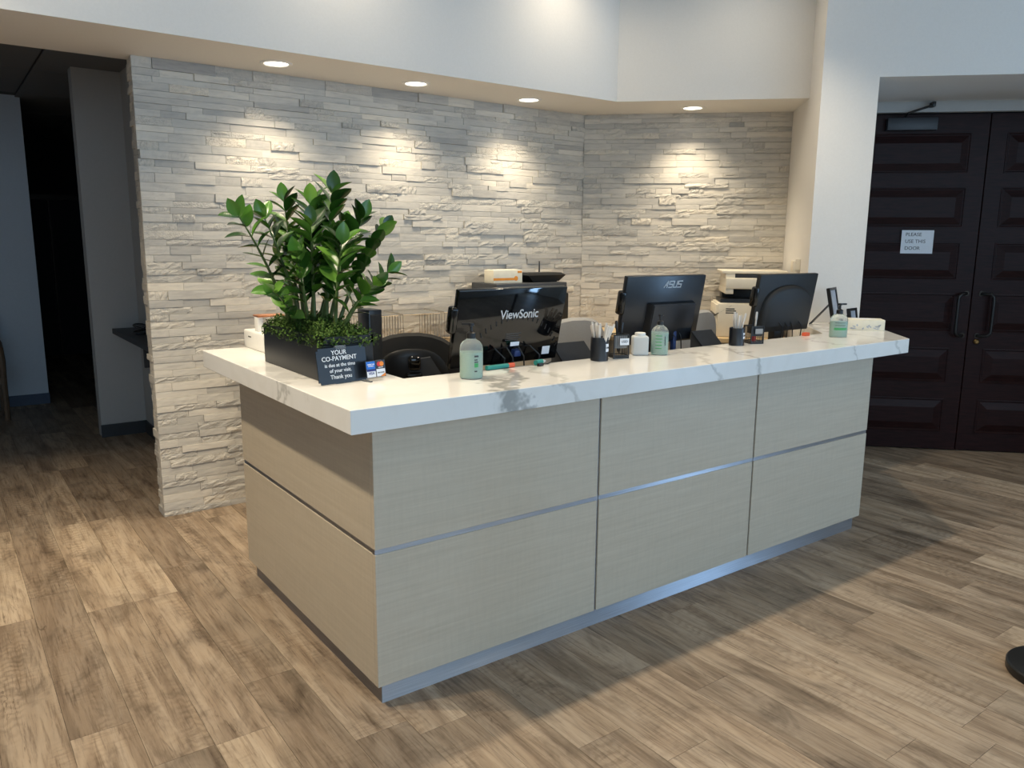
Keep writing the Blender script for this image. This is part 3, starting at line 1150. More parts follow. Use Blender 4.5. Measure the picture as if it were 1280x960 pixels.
# ------------------------------------------------------------------ co-payment sign
sg = thing('payment_sign', 'black co-payment notice with white lettering leaning against the planter', 'sign', (.0515, .316, ST), R(9))
TL = R(9)
up = Vector((0, math.sin(TL), math.cos(TL)))
mt = Matrix.Rotation(-TL, 4, 'X')
bm = box(-.100, .100, -.0045, 0, .002, .127)
bmesh.ops.bevel(bm, geom=[e for e in bm.edges if abs(e.verts[0].co.y - e.verts[1].co.y) > .003], offset=.008, segments=4, affect='EDGES')
obj('plaque', bm, 'black_satin', sg, False, mtx=mt)
obj('holder', box(-.03, .03, .0005, .03, 0, .004), 'acrylic', sg, False)
for s_, z, sz, b in (('YOUR', .1085, .0225, .0001), ('CO-PAYMENT', .0885, .0225, .0001), ('is due at the time', .066, .0175, .0001), ('of your visit.', .0465, .0175, .0001), ('Thank you', .025, .0205, .0001)):
    text('lettering', s_, sz, 'ink_w', sg, mt @ Vector((-.010, -.0049, z)), (1, 0, 0), up, bold=b)
clip = bmesh.new()
add_box(clip, -.02, .02, -.006, .004, .120, .133)
obj('tape', clip, 'acrylic', sg, False, mtx=mt)
cd = thing('card_decal', 'small panel of four payment card logos beside the co-payment notice', 'sign', (.170, .300, ST), R(9))
bm = box(-.042, .042, -.002, 0, .012, .072, .0006, 1)
obj('backing', bm, 'black_satin', cd, False, mtx=mt)
obj('stand', box(-.045, -.030, -.018, .03, 0, .004, .001, 1), 'acrylic', cd, False)
obj('support', box(-.040, -.036, -.0005, .001, .003, .05), 'acrylic', cd, False, mtx=mt)
cards = ((-.0205, .056, 'blue', 'AMERICAN\nEXPRESS', 'ink_w', .0062), (-.0205, .027, 'label_w', 'VISA', 'navy', .013), (.0205, .056, 'black_satin', 'mastercard', 'ink_w', .0045), (.0205, .027, 'label_w', 'DISCOVER', 'ink', .0062))
for cx, cz, mt_, tx, im, sz in cards:
    k = obj('card', box(cx - .0185, cx + .0185, -.0028, -.0018, cz - .0135, cz + .0135, .0004, 1), mt_, cd, False, mtx=mt)
    zz = cz - (.010 if tx == 'mastercard' else 0)
    text('lettering', tx, sz, im, k, mt @ Vector((cx, -.0031, zz)), (1, 0, 0), up, bold=.0001)
    if tx == 'mastercard':
        for dx, mm in ((-.0055, 'cardred'), (.0055, 'cardorange')):
            obj('emblem', tube([(cx + dx, -.0028, cz + .002), (cx + dx, -.0034 if dx < 0 else -.0036, cz + .002)], .0088, 20), mm, k, False, mtx=mt)
    if tx == 'DISCOVER':
        bm = bmesh.new()
        v = [bm.verts.new((cx + a, -.0032, cz + b)) for a, b in ((-.004, -.0135), (.0185, -.0135), (.0185, -.002))]
        bm.faces.new(v)
        obj('emblem', bm, 'cardorange', k, False, mtx=mt)
    if tx == 'VISA':
        obj('emblem', box(cx - .0185, cx + .0185, -.0032, -.0027, cz + .0075, cz + .0135), 'navy', k, False, mtx=mt)

# white device behind the planter
wb = thing('countertop_device', 'white box-shaped electronic device with copper-topped post behind the planter', 'device', (.145, 1.32, ST))
obj('body', box(-.075, .075, -.155, .14, 0, .083, .008, 3), 'white_pl', wb)
obj('post', box(-.06, -.035, -.02, .025, .082, .150, .003), 'white_pl', wb)
obj('post', box(.035, .06, -.02, .025, .082, .150, .003), 'white_pl', wb)
obj('handle', box(-.062, .062, -.035, .035, .149, .158, .003), 'copper', wb, label='copper coloured handle bar')
obj('maker_mark', box(-.0757, -.0748, .035, .075, .052, .058), 'charcoal', wb, False)
bk = thing('black_box_speaker', 'upright black box standing behind the planter by the round-backed chair', 'speaker', (.392, .80, .745))
obj('cabinet', box(-.03, .03, -.055, .055, 0, .535, .005), 'black_satin', bk)
obj('grille', box(-.025, .025, -.058, -.054, .02, .515, .002), 'black_matte', bk)


# ------------------------------------------------------------------ monitors
def monitor(x, y, z, yaw, tilt, w, h, label, kind):
    zb = .97
    t = thing('monitor', label, 'monitor', (x, y, zb), yaw, 'monitors on the reception desk')
    lift = z - zb
    # local: X right, -Y toward the lobby (the back of the monitor), the panel tilts about its lower edge
    T = Matrix.Translation((0, 0, lift)) @ Matrix.Rotation(tilt, 4, 'X')
    gl = {'gloss': 'black_gloss', 'asus': 'black_satin', 'arch': 'black_shell'}[kind]
    hs = bmesh.new()
    add_box(hs, -w / 2, w / 2, 0, .028, 0, h, .005, 2)
    obj('housing', hs, gl, t, mtx=T)
    obj('screen', box(-w / 2 + .018, w / 2 - .018, .0282, .0292, .022, h - .018), 'black', t, False, mtx=T)
    o_ = T @ Vector((0, -.0005, 0))
    upv = T.to_3x3() @ Vector((0, 0, 1))
    nrm = T.to_3x3() @ Vector((0, -1, 0))
    if kind == 'gloss':
        bm = bmesh.new()
        for i in range(21):
            a = R(150 - 120 * i / 20)
            rr = .26
            cx, cz = .03 + rr * math.cos(a), h * .46 - rr * .80 + rr * math.sin(a)
            m_ = T @ Matrix.Translation((cx, 0, cz)) @ Matrix.Rotation(-(a - R(90)) * .5, 4, 'Y')
            add_box(bm, -.0022, .0022, -.0015, .001, -.011, .011, mtx=m_)
        v_ = obj('vent', bm, 'black_matte', t, False)
        text('lettering', 'ViewSonic', .052, 'silver_ink', t, T @ Vector((.035, -.0012, h * .66)), (1, 0, 0), upv, bold=.0006, spacing=.97, xs=.92)
        obj('sticker', box(.010, .055, -.0012, .0005, h * .235, h * .29), 'label_w', t, False, mtx=T)
        obj('sticker', box(.185, .225, -.0012, .0005, .025, .06), 'label_w', t, False, mtx=T)
        bm = bmesh.new()
        for k in range(4):
            add_box(bm, -.02, .045 + .012 * (k % 2), -.0010, .0004, h * (.325 + .028 * k - .01), h * (.325 + .028 * k), )
        obj('rating_text', bm, 'charcoal', t, False, mtx=T)
        obj('neck', box(-.045, .045, .012, .05, .02, lift + .05, .008), 'black', t)
    elif kind == 'asus':
        bm = bmesh.new()
        a = [(-.115, .015), (.20, .015), (.20, h * .62), (-.115, h * .62)]
        b = [(-.105, .02), (.19, .02), (.19, h * .60), (-.098, h * .60)]
        A = [bm.verts.new((p, 0.002, q)) for p, q in a]
        B = [bm.verts.new((p, -.034, q)) for p, q in b]
        bm.faces.new(B)
        for i in range(4):
            bm.faces.new((A[i], A[(i + 1) % 4], B[(i + 1) % 4], B[i]))
        bmesh.ops.recalc_face_normals(bm, faces=bm.faces)
        bmesh.ops.bevel(bm, geom=[e for e in bm.edges if len(e.link_faces) == 2], offset=.004, segments=2, affect='EDGES')
        obj('back_cover', bm, 'black_satin', t, mtx=T)
        # angular wordmark built from strokes
        bm = bmesh.new()
        hh, ww, sw = .030, .030, .0046
        strokes = []
        strokes += [((0, 0), (.55, 1)), ((.62, 0), (.62, 1)), ((.30, .38), (.62, .38))]
        for ox in (1.0, 3.0):
            strokes += [((ox, 0), (ox + .72, 0)), ((ox + .72, 0), (ox + .72, .5)), ((ox + .72, .5), (ox, .5)), ((ox, .5), (ox, 1)), ((ox, 1), (ox + .80, 1))]
        strokes += [((2.0, 1), (2.0, 0)), ((2.0, 0), (2.72, 0)), ((2.72, 0), (2.72, 1))]
        for (x0, z0), (x1, z1) in strokes:
            p = Vector((x0 * ww + z0 * .006, 0, z0 * hh))
            q = Vector((x1 * ww + z1 * .006, 0, z1 * hh))
            dd = (q - p)
            ang = math.atan2(dd.z, dd.x)
            add_box(bm, -sw / 2, dd.length + sw / 2, -.0006, .0008, -sw / 2, sw / 2, mtx=Matrix.Translation(p) @ Matrix.Rotation(-ang, 4, 'Y'))
        obj('wordmark', bm, 'silver_ink', t, False, mtx=T @ Matrix.Translation((-.02, -.0005, h * .83)))
        obj('neck', box(-.04, .04, .005, .05, .02, lift + .06, .008), 'black', t)
        bm = box(.065, .085, -.045, -.02, .0, lift + .06, .003)
        obj('cable_clip', bm, 'vga', t)
    else:
        # swelling shell with an arched upper rim
        bm = bmesh.new()
        rings = []
        for dy, sc in ((.002, 1.0), (-.012, .975), (-.024, .93), (-.030, .86)):
            ring = []
            for i in range(29):
                a = R(180 - 180 * i / 28)
                ring.append(bm.verts.new((.01 + math.cos(a) * .215 * sc, dy, h * .30 + (abs(math.sin(a)) ** .62) * h * .52 * sc)))
            ring.append(bm.verts.new((.01 + .215 * sc, dy, h * .12)))
            ring.append(bm.verts.new((.01 - .215 * sc, dy, h * .12)))
            rings.append(ring)
        for A, B in zip(rings, rings[1:]):
            for i in range(len(A)):
                j = (i + 1) % len(A)
                bm.faces.new((A[i], A[j], B[j], B[i]))
        bm.faces.new(rings[-1])
        bmesh.ops.recalc_face_normals(bm, faces=bm.faces)
        obj('back_cover', bm, 'black_shell', t, mtx=T)
        obj('sticker', box(.175, .205, -.0012, .0005, .030, .05), 'label_w', t, False, mtx=T)
        obj('neck', box(-.04, .05, .005, .05, .02, lift + .06, .008), 'black', t)
    obj('base', lathe([(0, 0), (.118, 0), (.12, .006), (.10, .016), (.04, .024), (0, .024)], 28, sx=1, sy=.75, cy=.04), 'black', t)
    br = bmesh.new()
    add_box(br, -w / 2 - .028, -w / 2 + .004, -.012, .03, h * .46, h * .80, .012, 3)
    obj('side_bracket', br, 'black_gloss', t, mtx=T)
    cbm = bmesh.new()
    rr = random.Random(int(x * 100))
    for k in range(4):
        xa = -.10 + .06 * k
        pts = [Vector((xa, -.006, lift + .055 + .012 * (k % 2))), Vector((xa + .02, -.035, lift + .07)), Vector((xa + .05 + rr.uniform(-.02, .02), -.045, lift + .03)), Vector((xa + .06, -.03, .02)), Vector((xa + .05, .05, .006))]
        cur = []
        for i in range(len(pts) - 1):
            for s_ in range(4):
                cur.append(pts[i].lerp(pts[i + 1], s_ / 4))
        cur.append(pts[-1])
        add_tube(cbm, cur, .0032, 6)
    obj('cable', cbm, 'cable', t)
    bm = bmesh.new()
    add_box(bm, .02, .055, -.026, .004, .035, .062, .004)
    obj('plug', bm, 'vga', t, mtx=T)
    return t


monitor(.778, .359, 1.072, .026, R(13.1), .541, .316, 'glossy black monitor seen from behind with a serif maker name, left of the three', 'gloss')
monitor(1.805, .489, 1.071, -.041, R(10), .526, .339, 'matte black monitor seen from behind with angular silver logo, middle of the three', 'asus')
monitor(2.789, .478, 1.071, -.043, R(8.9), .502, .328, 'black monitor with arched rear shell, rightmost of the three', 'arch')


# ------------------------------------------------------------------ bottles, jar
def pump(parent, z, s=1.0, ang=0):
    bm = lathe([(0, z - .002), (.017 * s, z - .002), (.017 * s, z + .018 * s), (.010 * s, z + .022 * s), (.0055 * s, z + .024 * s), (.0055 * s, z + .043 * s), (.011 * s, z + .044 * s), (.011 * s, z + .054 * s), (0, z + .055 * s)], 16)
    add_box(bm, 0, .036 * s, -.006 * s, .006 * s, z + .045 * s, z + .054 * s, .002, mtx=Matrix.Rotation(ang, 4, 'Z'))
    obj('pump', bm, 'black', parent)


def bottle(x, y, label, rad, h, fill, flat=False, shoulder=.03, pump_s=1.0, ang=0, prints='green'):
    t = thing('sanitizer_bottle', label, 'bottle', (x, y, ST), R(-36), 'hand sanitizer bottles on the counter')
    k = .72 if flat else 1
    prof = [(0, 0), (rad * .93, 0), (rad, .005), (rad, h - shoulder), (rad * .93, h - shoulder * .55), (rad * .72, h - shoulder * .2), (rad * .45, h), (rad * .38, h + .006), (0, h + .006)]
    obj('bottle_body', lathe(prof, 28, sx=1, sy=k), 'clear_pl', t)
    gp = [(0, .003), (rad * .9, .003), (rad * .95, .007), (rad * .95, fill - .001), (0, fill)]
    obj('gel', lathe(gp, 28, sx=1, sy=k), 'gel', t)
    pump(t, h + .005, pump_s, ang)

    def patch(a0, a1, z0, z1, mat):
        bm = bmesh.new()
        n = 8
        A, B = [], []
        for i in range(n + 1):
            a = R(a0 + (a1 - a0) * i / n)
            px, py = math.cos(a) * (rad + .0006), math.sin(a) * (rad * k + .0006)
            A.append(bm.verts.new((px, py, z0)))
            B.append(bm.verts.new((px, py, z1)))
        for i in range(n):
            bm.faces.new((A[i], A[i + 1], B[i + 1], B[i]))
        obj('label_print', bm, mat, t)
    if prints == 'spots':
        for z0, z1, a1 in ((.082, .088, -50), (.070, .074, -56), (.062, .066, -52), (.045, .060, -52), (.028, .033, -58)):
            patch(-72, a1, z0, z1, 'green_print' if z1 - z0 > .008 else 'charcoal')
    elif prints == 'grid':
        for z0, z1 in ((.030, .033), (.044, .047), (.058, .061), (.072, .075), (.086, .089)):
            patch(-128, -86, z0, z1, 'green_print')
        patch(-66, -60, .045, .085, 'charcoal')
    else:
        for z0, z1 in ((.078, .080), (.064, .066)):
            patch(-130, -60, z0, z1, 'charcoal')
        patch(-135, -45, .040, .052, 'green_print')
    return t


bottle(.480, .158, 'tall clear sanitizer bottle half full of green gel in front of the glossy monitor', .0425, .142, .098, shoulder=.034, ang=R(170), prints='spots')
bottle(1.515, .205, 'pale green sanitizer bottle beside the milky jar and pen cups', .0385, .128, .098, shoulder=.030, pump_s=.85, ang=R(60), prints='grid')
bottle(2.825, .140, 'white-shouldered sanitizer bottle with black pump near the tissue box', .047, .122, .085, flat=True, shoulder=.03, pump_s=1.0, ang=R(10), prints='band')
jr = thing('plastic_jar', 'squat milky white plastic jar between pen holder and green bottle', 'jar', (1.432, .245, ST), R(-36))
bm = box(-.036, .036, -.028, .028, 0, .086, .009, 3)
obj('jar_body', bm, 'milk_pl', jr)
obj('cap', lathe([(0, .085), (.024, .085), (.024, .098), (.022, .100), (0, .100)], 20), 'white_pl', jr)

# ------------------------------------------------------------------ pen cups and pens
pen_bm = bmesh.new()
add_lathe(pen_bm, [(0, 0), (.0016, .002), (.0042, .014), (.0045, .10), (.005, .102), (.005, .135), (.0035, .140), (0, .141)], 8)
add_box(pen_bm, .004, .0062, -.0015, .0015, .105, .138)
pen_me = to_mesh('pen', pen_bm, True)
pen_me.materials.append(M['pen_w'])


def pens(cx, cy, z, n, seed, rad, label, group, mat='pen_w', tilt=.22):
    r = random.Random(seed)
    me_ = pen_me
    if mat != 'pen_w':
        me_ = pen_me.copy()
        me_.materials[0] = M[mat]
    for i in range(n):
        a = 2 * math.pi * i / n + r.uniform(-.3, .3)
        q = rad * r.uniform(.35, 1)
        o = link('pen', me_)
        tag(o, label, 'pen', group)
        t = r.uniform(.06, tilt)
        o.rotation_euler = Euler((0, 0, 0))
        ax = Vector((-math.sin(a), math.cos(a), 0))
        o.rotation_mode = 'QUATERNION'
        from mathutils import Quaternion
        o.rotation_quaternion = Quaternion(ax, t) @ Quaternion((0, 0, 1), r.uniform(0, 6.28))
        o.location = (cx + math.cos(a) * q * .4, cy + math.sin(a) * q * .4, z + r.uniform(.0, .02))


def round_cup(x, y, rad, h, label, txt, ang, name='pen_cup'):
    t = thing(name, label, 'pen cup', (x, y, ST), 0)
    obj('cup', lathe([(0, 0), (rad, 0), (rad, h), (rad - .002, h + .001), (rad - .003, h - .001), (rad - .003, .004), (0, .004)], 28), 'black_satin', t)
    bm = bmesh.new()
    A, B = [], []
    n = 6
    for i in range(n + 1):
        a = R(ang - 17 + 34 * i / n)
        for l_, z in ((A, h * .40), (B, h * .74)):
            l_.append(bm.verts.new((math.cos(a) * (rad + .0007), math.sin(a) * (rad + .0007), z)))
    for i in range(n):
        bm.faces.new((A[i], A[i + 1], B[i + 1], B[i]))
    k = obj('paper_label', bm, 'label_w', t)
    a = R(ang)
    text('lettering', txt, .011, 'ink', k, (math.cos(a) * (rad + .0013), math.sin(a) * (rad + .0013), h * .57), (-math.sin(a), math.cos(a), 0), (0, 0, 1), xs=.72)
    return t


round_cup(1.172, .225, .038, .098, 'black pen cup full of white pens beside the glossy monitor', 'CLEAN', -72)
pens(1.172, .225, ST + .006, 14, 3, .028, 'white pen standing in the left pen cup', 'white pens in the left cup', tilt=.36)
round_cup(2.080, .225, .037, .085, 'black pen cup with few pens in front of the white printer', 'CLEAN', -72)
pens(2.080, .225, ST + .006, 6, 8, .026, 'thin pen standing in the right pen cup', 'pens in the right cup', tilt=.30)


def square_holder(x, y, hw, h, rot, label, txt, paper, lx, lab='label_w'):
    t = thing('pen_holder', label, 'pen holder', (x, y, ST), rot)
    bm = bmesh.new()
    w = .0022
    add_box(bm, -hw, hw, -hw, hw, 0, .006)
    for sx in (-1, 1):
        for sy in (-1, 1):
            add_box(bm, sx * hw - w, sx * hw + w, sy * hw - w, sy * hw + w, 0, h)
    for z in (.012, h - .003):
        add_box(bm, -hw, hw, -hw - w, -hw + w, z - w, z + w)
        add_box(bm, -hw, hw, hw - w, hw + w, z - w, z + w)
        add_box(bm, -hw - w, -hw + w, -hw, hw, z - w, z + w)
        add_box(bm, hw - w, hw + w, -hw, hw, z - w, z + w)
    obj('frame', bm, 'black', t, False)
    bm = bmesh.new()
    n = 11
    for i in range(1, n):
        p = -hw + 2 * hw * i / n
        for a, b in (((p, -hw, .006), (p, -hw, h - .004)), ((p, hw, .006), (p, hw, h - .004)), ((-hw, p, .006), (-hw, p, h - .004)), ((hw, p, .006), (hw, p, h - .004))):
            add_tube(bm, [a, b], .0008, 4, caps=False)
    o = obj('mesh', bm, 'black', t, False)
    obj('insert', box(-hw + .004, hw - .004, -hw + .005, -hw + .007, h * .42, h * .98), paper, t, False)
    k = obj('paper_label', box(lx - .021, lx + .021, -hw - .0045, -hw - .0035, h * .56, h * .84), lab, t, False)
    if txt:
        text('lettering', txt, .0145, 'ink', k, (lx, -hw - .0049, h * .70), (1, 0, 0), (0, 0, 1), xs=.85)
    return t


square_holder(1.295, .240, .034, .104, R(-20), 'black wire pen holder with a white label beside the milky jar', 'USED', 'greyfab', .012)
square_holder(2.215, .228, .034, .090, R(-20), 'black wire pen holder with grey card and a red item inside', None, 'darkgrey', .006, 'greyfab')
rp = tag(obj('red_marker', lathe([(0, 0), (.012, 0), (.012, .045), (.007, .050), (0, .052)], 14), 'red'), 'small red cap inside the right wire pen holder', 'marker')
rp.location = (2.208, .222, ST + .0065)
pens(1.300, .243, ST + .007, 2, 14, .01, 'dark pen leaning in the left wire pen holder', 'pens in the left wire holder', 'black', .1)
pens(2.23, .238, ST + .007, 1, 16, .01, 'pale grey pen leaning in the right wire pen holder', None, 'pen_w', .12)


# ------------------------------------------------------------------ document stands
def doc_stand(x, y, w, label, arch):
    t = thing('document_stand', label, 'stand', (x, y, .97), 0, 'slanted stands behind the counter')
    bm = box(-w / 2, w / 2, 0, .13, -.004, .004, .002)
    T = Matrix.Translation((0, -.055, .07)) @ Matrix.Rotation(R(42), 4, 'X')
    obj('plate', bm, 'stand', t, False, mtx=T)
    obj('lip', box(-w / 2, w / 2, -.004, .004, 0, .012, .001), 'charcoal', t, False, mtx=T)
    for s_ in (-1, 1):
        b2 = bmesh.new()
        xx = s_ * (w / 2 - .012)
        add_prism(b2, [(-.055, .0), (.05, .0), (.05, .155), (.04, .155), (-.055, .07)], -.004, .004)
        obj('leg', b2, 'charcoal', t, False, mtx=Matrix.Translation((xx, 0, 0)) @ Matrix(((0, 0, 1, 0), (1, 0, 0, 0), (0, 1, 0, 0), (0, 0, 0, 1))))
    return t


doc_stand(1.150, .365, .185, 'slanted dark grey stand behind the left pen cup', False)
doc_stand(2.03, .365, .15, 'slanted dark grey stand behind the right pen cup', True)

# ------------------------------------------------------------------ small items by the monitors
mk = thing('marker', 'teal marker with orange end lying under the glossy monitor', 'marker', (.69, .315, 1.06), R(4))
obj('barrel', tube([(-.07, 0, .0095), (.038, 0, .0095)], .0095, 12), 'teal', mk)
obj('cap', tube([(.0385, 0, .0095), (.068, 0, .0095)], .0098, 12), 'redor', mk)
mk.location = (.69, .270, ST)
gb = thing('glue_bottle', 'small teal glue bottle with white tip lying behind the counter edge', 'bottle', (.885, .268, ST), R(20))
obj('bottle_body', tube([(-.03, 0, .011), (.014, 0, .011)], .011, 12), 'teal', gb)
obj('tip', tube([(.014, 0, .011), (.026, 0, .011), (.045, 0, .010)], [.010, .007, .003], 12), 'white_pl', gb)
ub = thing('usb_plug', 'black plug with thin cable beside the teal glue bottle', 'plug', (.862, .235, ST), R(10))
obj('plug_body', box(-.014, .014, -.007, .007, 0, .012, .002), 'black', ub)
obj('cable', tube([(.014, 0, .006), (.05, .004, .004), (.09, .025, .004), (.13, .046, .004)], .0022, 6), 'cable', ub)
rb = tag(obj('red_box', box(-.02, .02, -.012, .012, 0, .030, .002), 'redor'), 'small orange-red box under the rightmost monitor', 'box')
rb.location = (2.725, .268, ST)
rb.scale = (1, 1, .6)

# ------------------------------------------------------------------ tissue box, frames on the angled return
tb = thing('tissue_box', 'white patterned tissue box lying on the right end of the counter', 'tissue box', uv(2.140, 2.535, ST), ROT45 + R(-4))
obj('carton', box(-.115, .110, -.058, .058, 0, .062, .003), 'box_w', tb)
bm = bmesh.new()
r = random.Random(4)
for i in range(16):
    x, z = r.uniform(-.10, .095), r.uniform(.008, .034)
    a = r.uniform(0, 3.1)
    v = [bm.verts.new((x + math.cos(a + k * 1.57) * (.014 if k % 2 else .006), -.0586, z + math.sin(a + k * 1.57) * (.008 if k % 2 else .004))) for k in range(4)]
    bm.faces.new(v)
obj('leaf_print', bm, 'photo', tb, False)
obj('tissue_slot', lathe([(0, .0621), (.05, .0622), (.052, .0632), (.040, .0640), (0, .0642)], 20, sx=1.5, sy=.5), 'paper', tb)


def photo_frame(u, v, w, h, yaw, lean, label, easel=True):
    t = thing('picture_frame', label, 'picture frame', uv(u, v, ST), yaw, 'picture frames on the counter return')
    T = Matrix.Rotation(-lean, 4, 'X')
    bm = bmesh.new()
    e = .016
    add_box(bm, -w / 2, w / 2, -.012, .006, 0.003, e)
    add_box(bm, -w / 2, w / 2, -.012, .006, h - e, h)
    add_box(bm, -w / 2, -w / 2 + e, -.012, .006, e, h - e)
    add_box(bm, w / 2 - e, w / 2, -.012, .006, e, h - e)
    obj('frame', bm, 'frame_dk', t, False, mtx=T)
    obj('picture', box(-w / 2 + e, w / 2 - e, -.006, -.004, e, h - e), 'photo', t, False, mtx=T)
    obj('backing', box(-w / 2 + .004, w / 2 - .004, .006, .009, .006, h - .004), 'black_matte', t, False, mtx=T)
    top = T @ Vector((0, .010, h * .62))
    foot = Vector((0, top.y + .115, .003))
    d = foot - top
    bm = bmesh.new()
    sd = Vector((.034, 0, 0))
    n = d.cross(Vector((1, 0, 0))).normalized() * .002
    vsx = [bm.verts.new(p) for p in (top - sd * .8 - n, top + sd * .8 - n, foot + sd - n, foot - sd - n, top - sd * .8 + n, top + sd * .8 + n, foot + sd + n, foot - sd + n)]
    for f in ((0, 1, 2, 3), (7, 6, 5, 4), (0, 4, 5, 1), (1, 5, 6, 2), (2, 6, 7, 3), (3, 7, 4, 0)):
        bm.faces.new([vsx[i] for i in f])
    bmesh.ops.recalc_face_normals(bm, faces=bm.faces)
    obj('easel_leg', bm, 'charcoal', t, False)
    return t


photo_frame(2.035, 2.700, .16, .235, R(18), R(12), 'larger dark picture frame on its easel leg beside the rightmost monitor')
photo_frame(2.150, 2.775, .11, .105, R(8), R(10), 'small dark picture frame behind the tissue box')

# ------------------------------------------------------------------ things on the credenza
wire_labels = ('chrome wire rack on the credenza partly behind the black box', 'chrome wire rack in the middle of the three on the credenza', 'chrome wire rack nearest the glossy monitor on the credenza')
for (x, y), lb in zip(((1.045, 2.14), (1.335, 2.14), (1.640, 2.16)), wire_labels):
    t = thing('wire_rack', lb, 'rack', (x, y, .915), R(-3), 'wire racks on the credenza')
    hw, hd, hh = .125, .14, .205
    for z in (.004, hh):
        obj('rail', tube([(-hw, -hd, z), (hw, -hd, z), (hw, hd, z), (-hw, hd, z), (-hw, -hd, z)], .003, 6), 'chrome', t)
    obj('top_plate', box(-hw, hw, -hd, hd, hh + .002, hh + .005), 'chrome', t, False)
    for sx in (-hw, hw):
        for i in range(8):
            yy = -hd + 2 * hd * i / 7
            obj('wire', tube([(sx, yy, .004), (sx, yy, hh)], .0021, 5), 'chrome', t)
pr = thing('desktop_printer', 'low black printer on the credenza behind the glossy monitor', 'printer', (2.17, 2.15, .915))
obj('body', box(-.29, .33, -.16, .16, 0, .30, .01), 'black', pr)
obj('lid', box(-.28, .32, -.15, .15, .300, .372, .006), 'charcoal', pr)
obj('output_tray', box(-.22, .24, -.24, -.155, .06, .075, .003), 'black', pr)
gx = thing('glove_box', 'small white carton with orange stripe on top of the black printer', 'box', (2.04, 2.13, .915 + .3725))
obj('carton', box(-.122, .115, -.055, .055, 0, .088, .002), 'box_w', gx)
obj('stripe', box(-.1225, .075, -.0562, -.0545, .018, .034), 'orange', gx, False)
obj('emblem', tube([(.062, -.0545, .03), (.062, -.0566, .03)], .016, 16), 'orange', gx, False)
obj('emblem', box(.075, .11, -.0562, -.0545, .066, .080), 'orange', gx, False)
rt = thing('router', 'black router with upright antenna on top of the printer', 'router', (2.345, 2.13, .915 + .3725))
bm = bmesh.new()
a = [(-.11, -.07), (.12, -.07), (.12, .07), (-.11, .07)]
A = [bm.verts.new((x, y, 0.006)) for x, y in a]
B = [bm.verts.new((x * 1.42, y * 1.2, .048)) for x, y in a]
Cc = [bm.verts.new((x * 1.25, y * .95 + .012, .064)) for x, y in a]
bm.faces.new(A[::-1])
bm.faces.new(Cc)
for P, Q in ((A, B), (B, Cc)):
    for i in range(4):
        bm.faces.new((P[i], P[(i + 1) % 4], Q[(i + 1) % 4], Q[i]))
obj('body', bm, 'black', rt, False)
obj('foot', box(-.10, .11, -.06, .06, 0, .0065), 'black_matte', rt, False)
obj('indicator', box(-.095, -.02, -.0585, -.050, .0555, .0600), 'silver_ink', rt, False)
obj('antenna', tube([(.03, .04, .06), (.03, .04, .14)], [.0055, .0042], 8), 'black', rt)

mp_ = thing('office_printer', 'cream multifunction printer against the angled stone wall', 'printer', uv(1.60, 3.52, .915), ROT45)
obj('body', box(-.21, .20, -.20, .20, 0, .235, .008), 'cream_pl', mp_)
obj('side_panel', box(-.222, -.208, -.19, .18, .01, .225, .004), 'cream_pl', mp_)
bm = bmesh.new()
add_prism(bm, [(-.19, .16), (.20, .16), (.20, -.10), (-.19, -.16)], .234, .262)
obj('output_bay', bm, 'black', mp_, False)
obj('output_tray', box(-.25, -.10, -.20, .12, 0, .006, .002), 'black', mp_, mtx=Matrix.Translation((-.03, 0, .27)) @ Matrix.Rotation(R(-32), 4, 'Y'), label='black slanted side tray')
obj('rear_column', box(-.16, .20, .05, .20, .234, .365, .004), 'black', mp_)
obj('scanner', box(-.165, .24, -.21, .20, .335, .410, .008), 'cream_pl', mp_)
obj('scanner_post', box(-.165, -.11, -.20, .20, .300, .345, .004), 'cream_pl', mp_)
obj('paper_slot', box(-.10, .20, -.16, .15, .409, .436, .003), 'charcoal', mp_)
obj('feeder_post', box(-.165, -.10, -.17, .16, .405, .445, .004), 'cream_pl', mp_)
obj('document_lid', box(-.19, .25, -.18, .19, .440, .460, .006), 'cream_pl', mp_)
bm = bmesh.new()
for k in range(3):
    add_box(bm, -.155, -.075 - .01 * k, -.2012, -.199, .165 + .014 * k, .172 + .014 * k)
obj('label_print', bm, 'charcoal', mp_, False)
wp = thing('white_tray', 'low white paper tray on the credenza left of the cream printer', 'tray', uv(1.20, 3.42, .915), ROT45)
obj('tray', box(-.13, .12, -.16, .16, 0, .050, .006), 'white_pl', wp)
obj('lid', box(-.125, .115, -.155, .155, .0505, .062, .005), 'white_pl', wp)
obj('slot', box(-.10, .09, -.1615, -.159, .018, .032), 'charcoal', wp, False)
th = thing('wall_box', 'small beige box fixed to the white side wall of the niche', 'wall box', uv(UJ - .0005, 3.20, 1.375), ROT45 + R(90))
obj('housing', box(-.04, .04, -.002, .045, 0, .075, .004), 'cream_pl', th)
obj('bracket', box(-.045, -.0405, 0, .03, .015, .085), 'cream_pl', th, False)


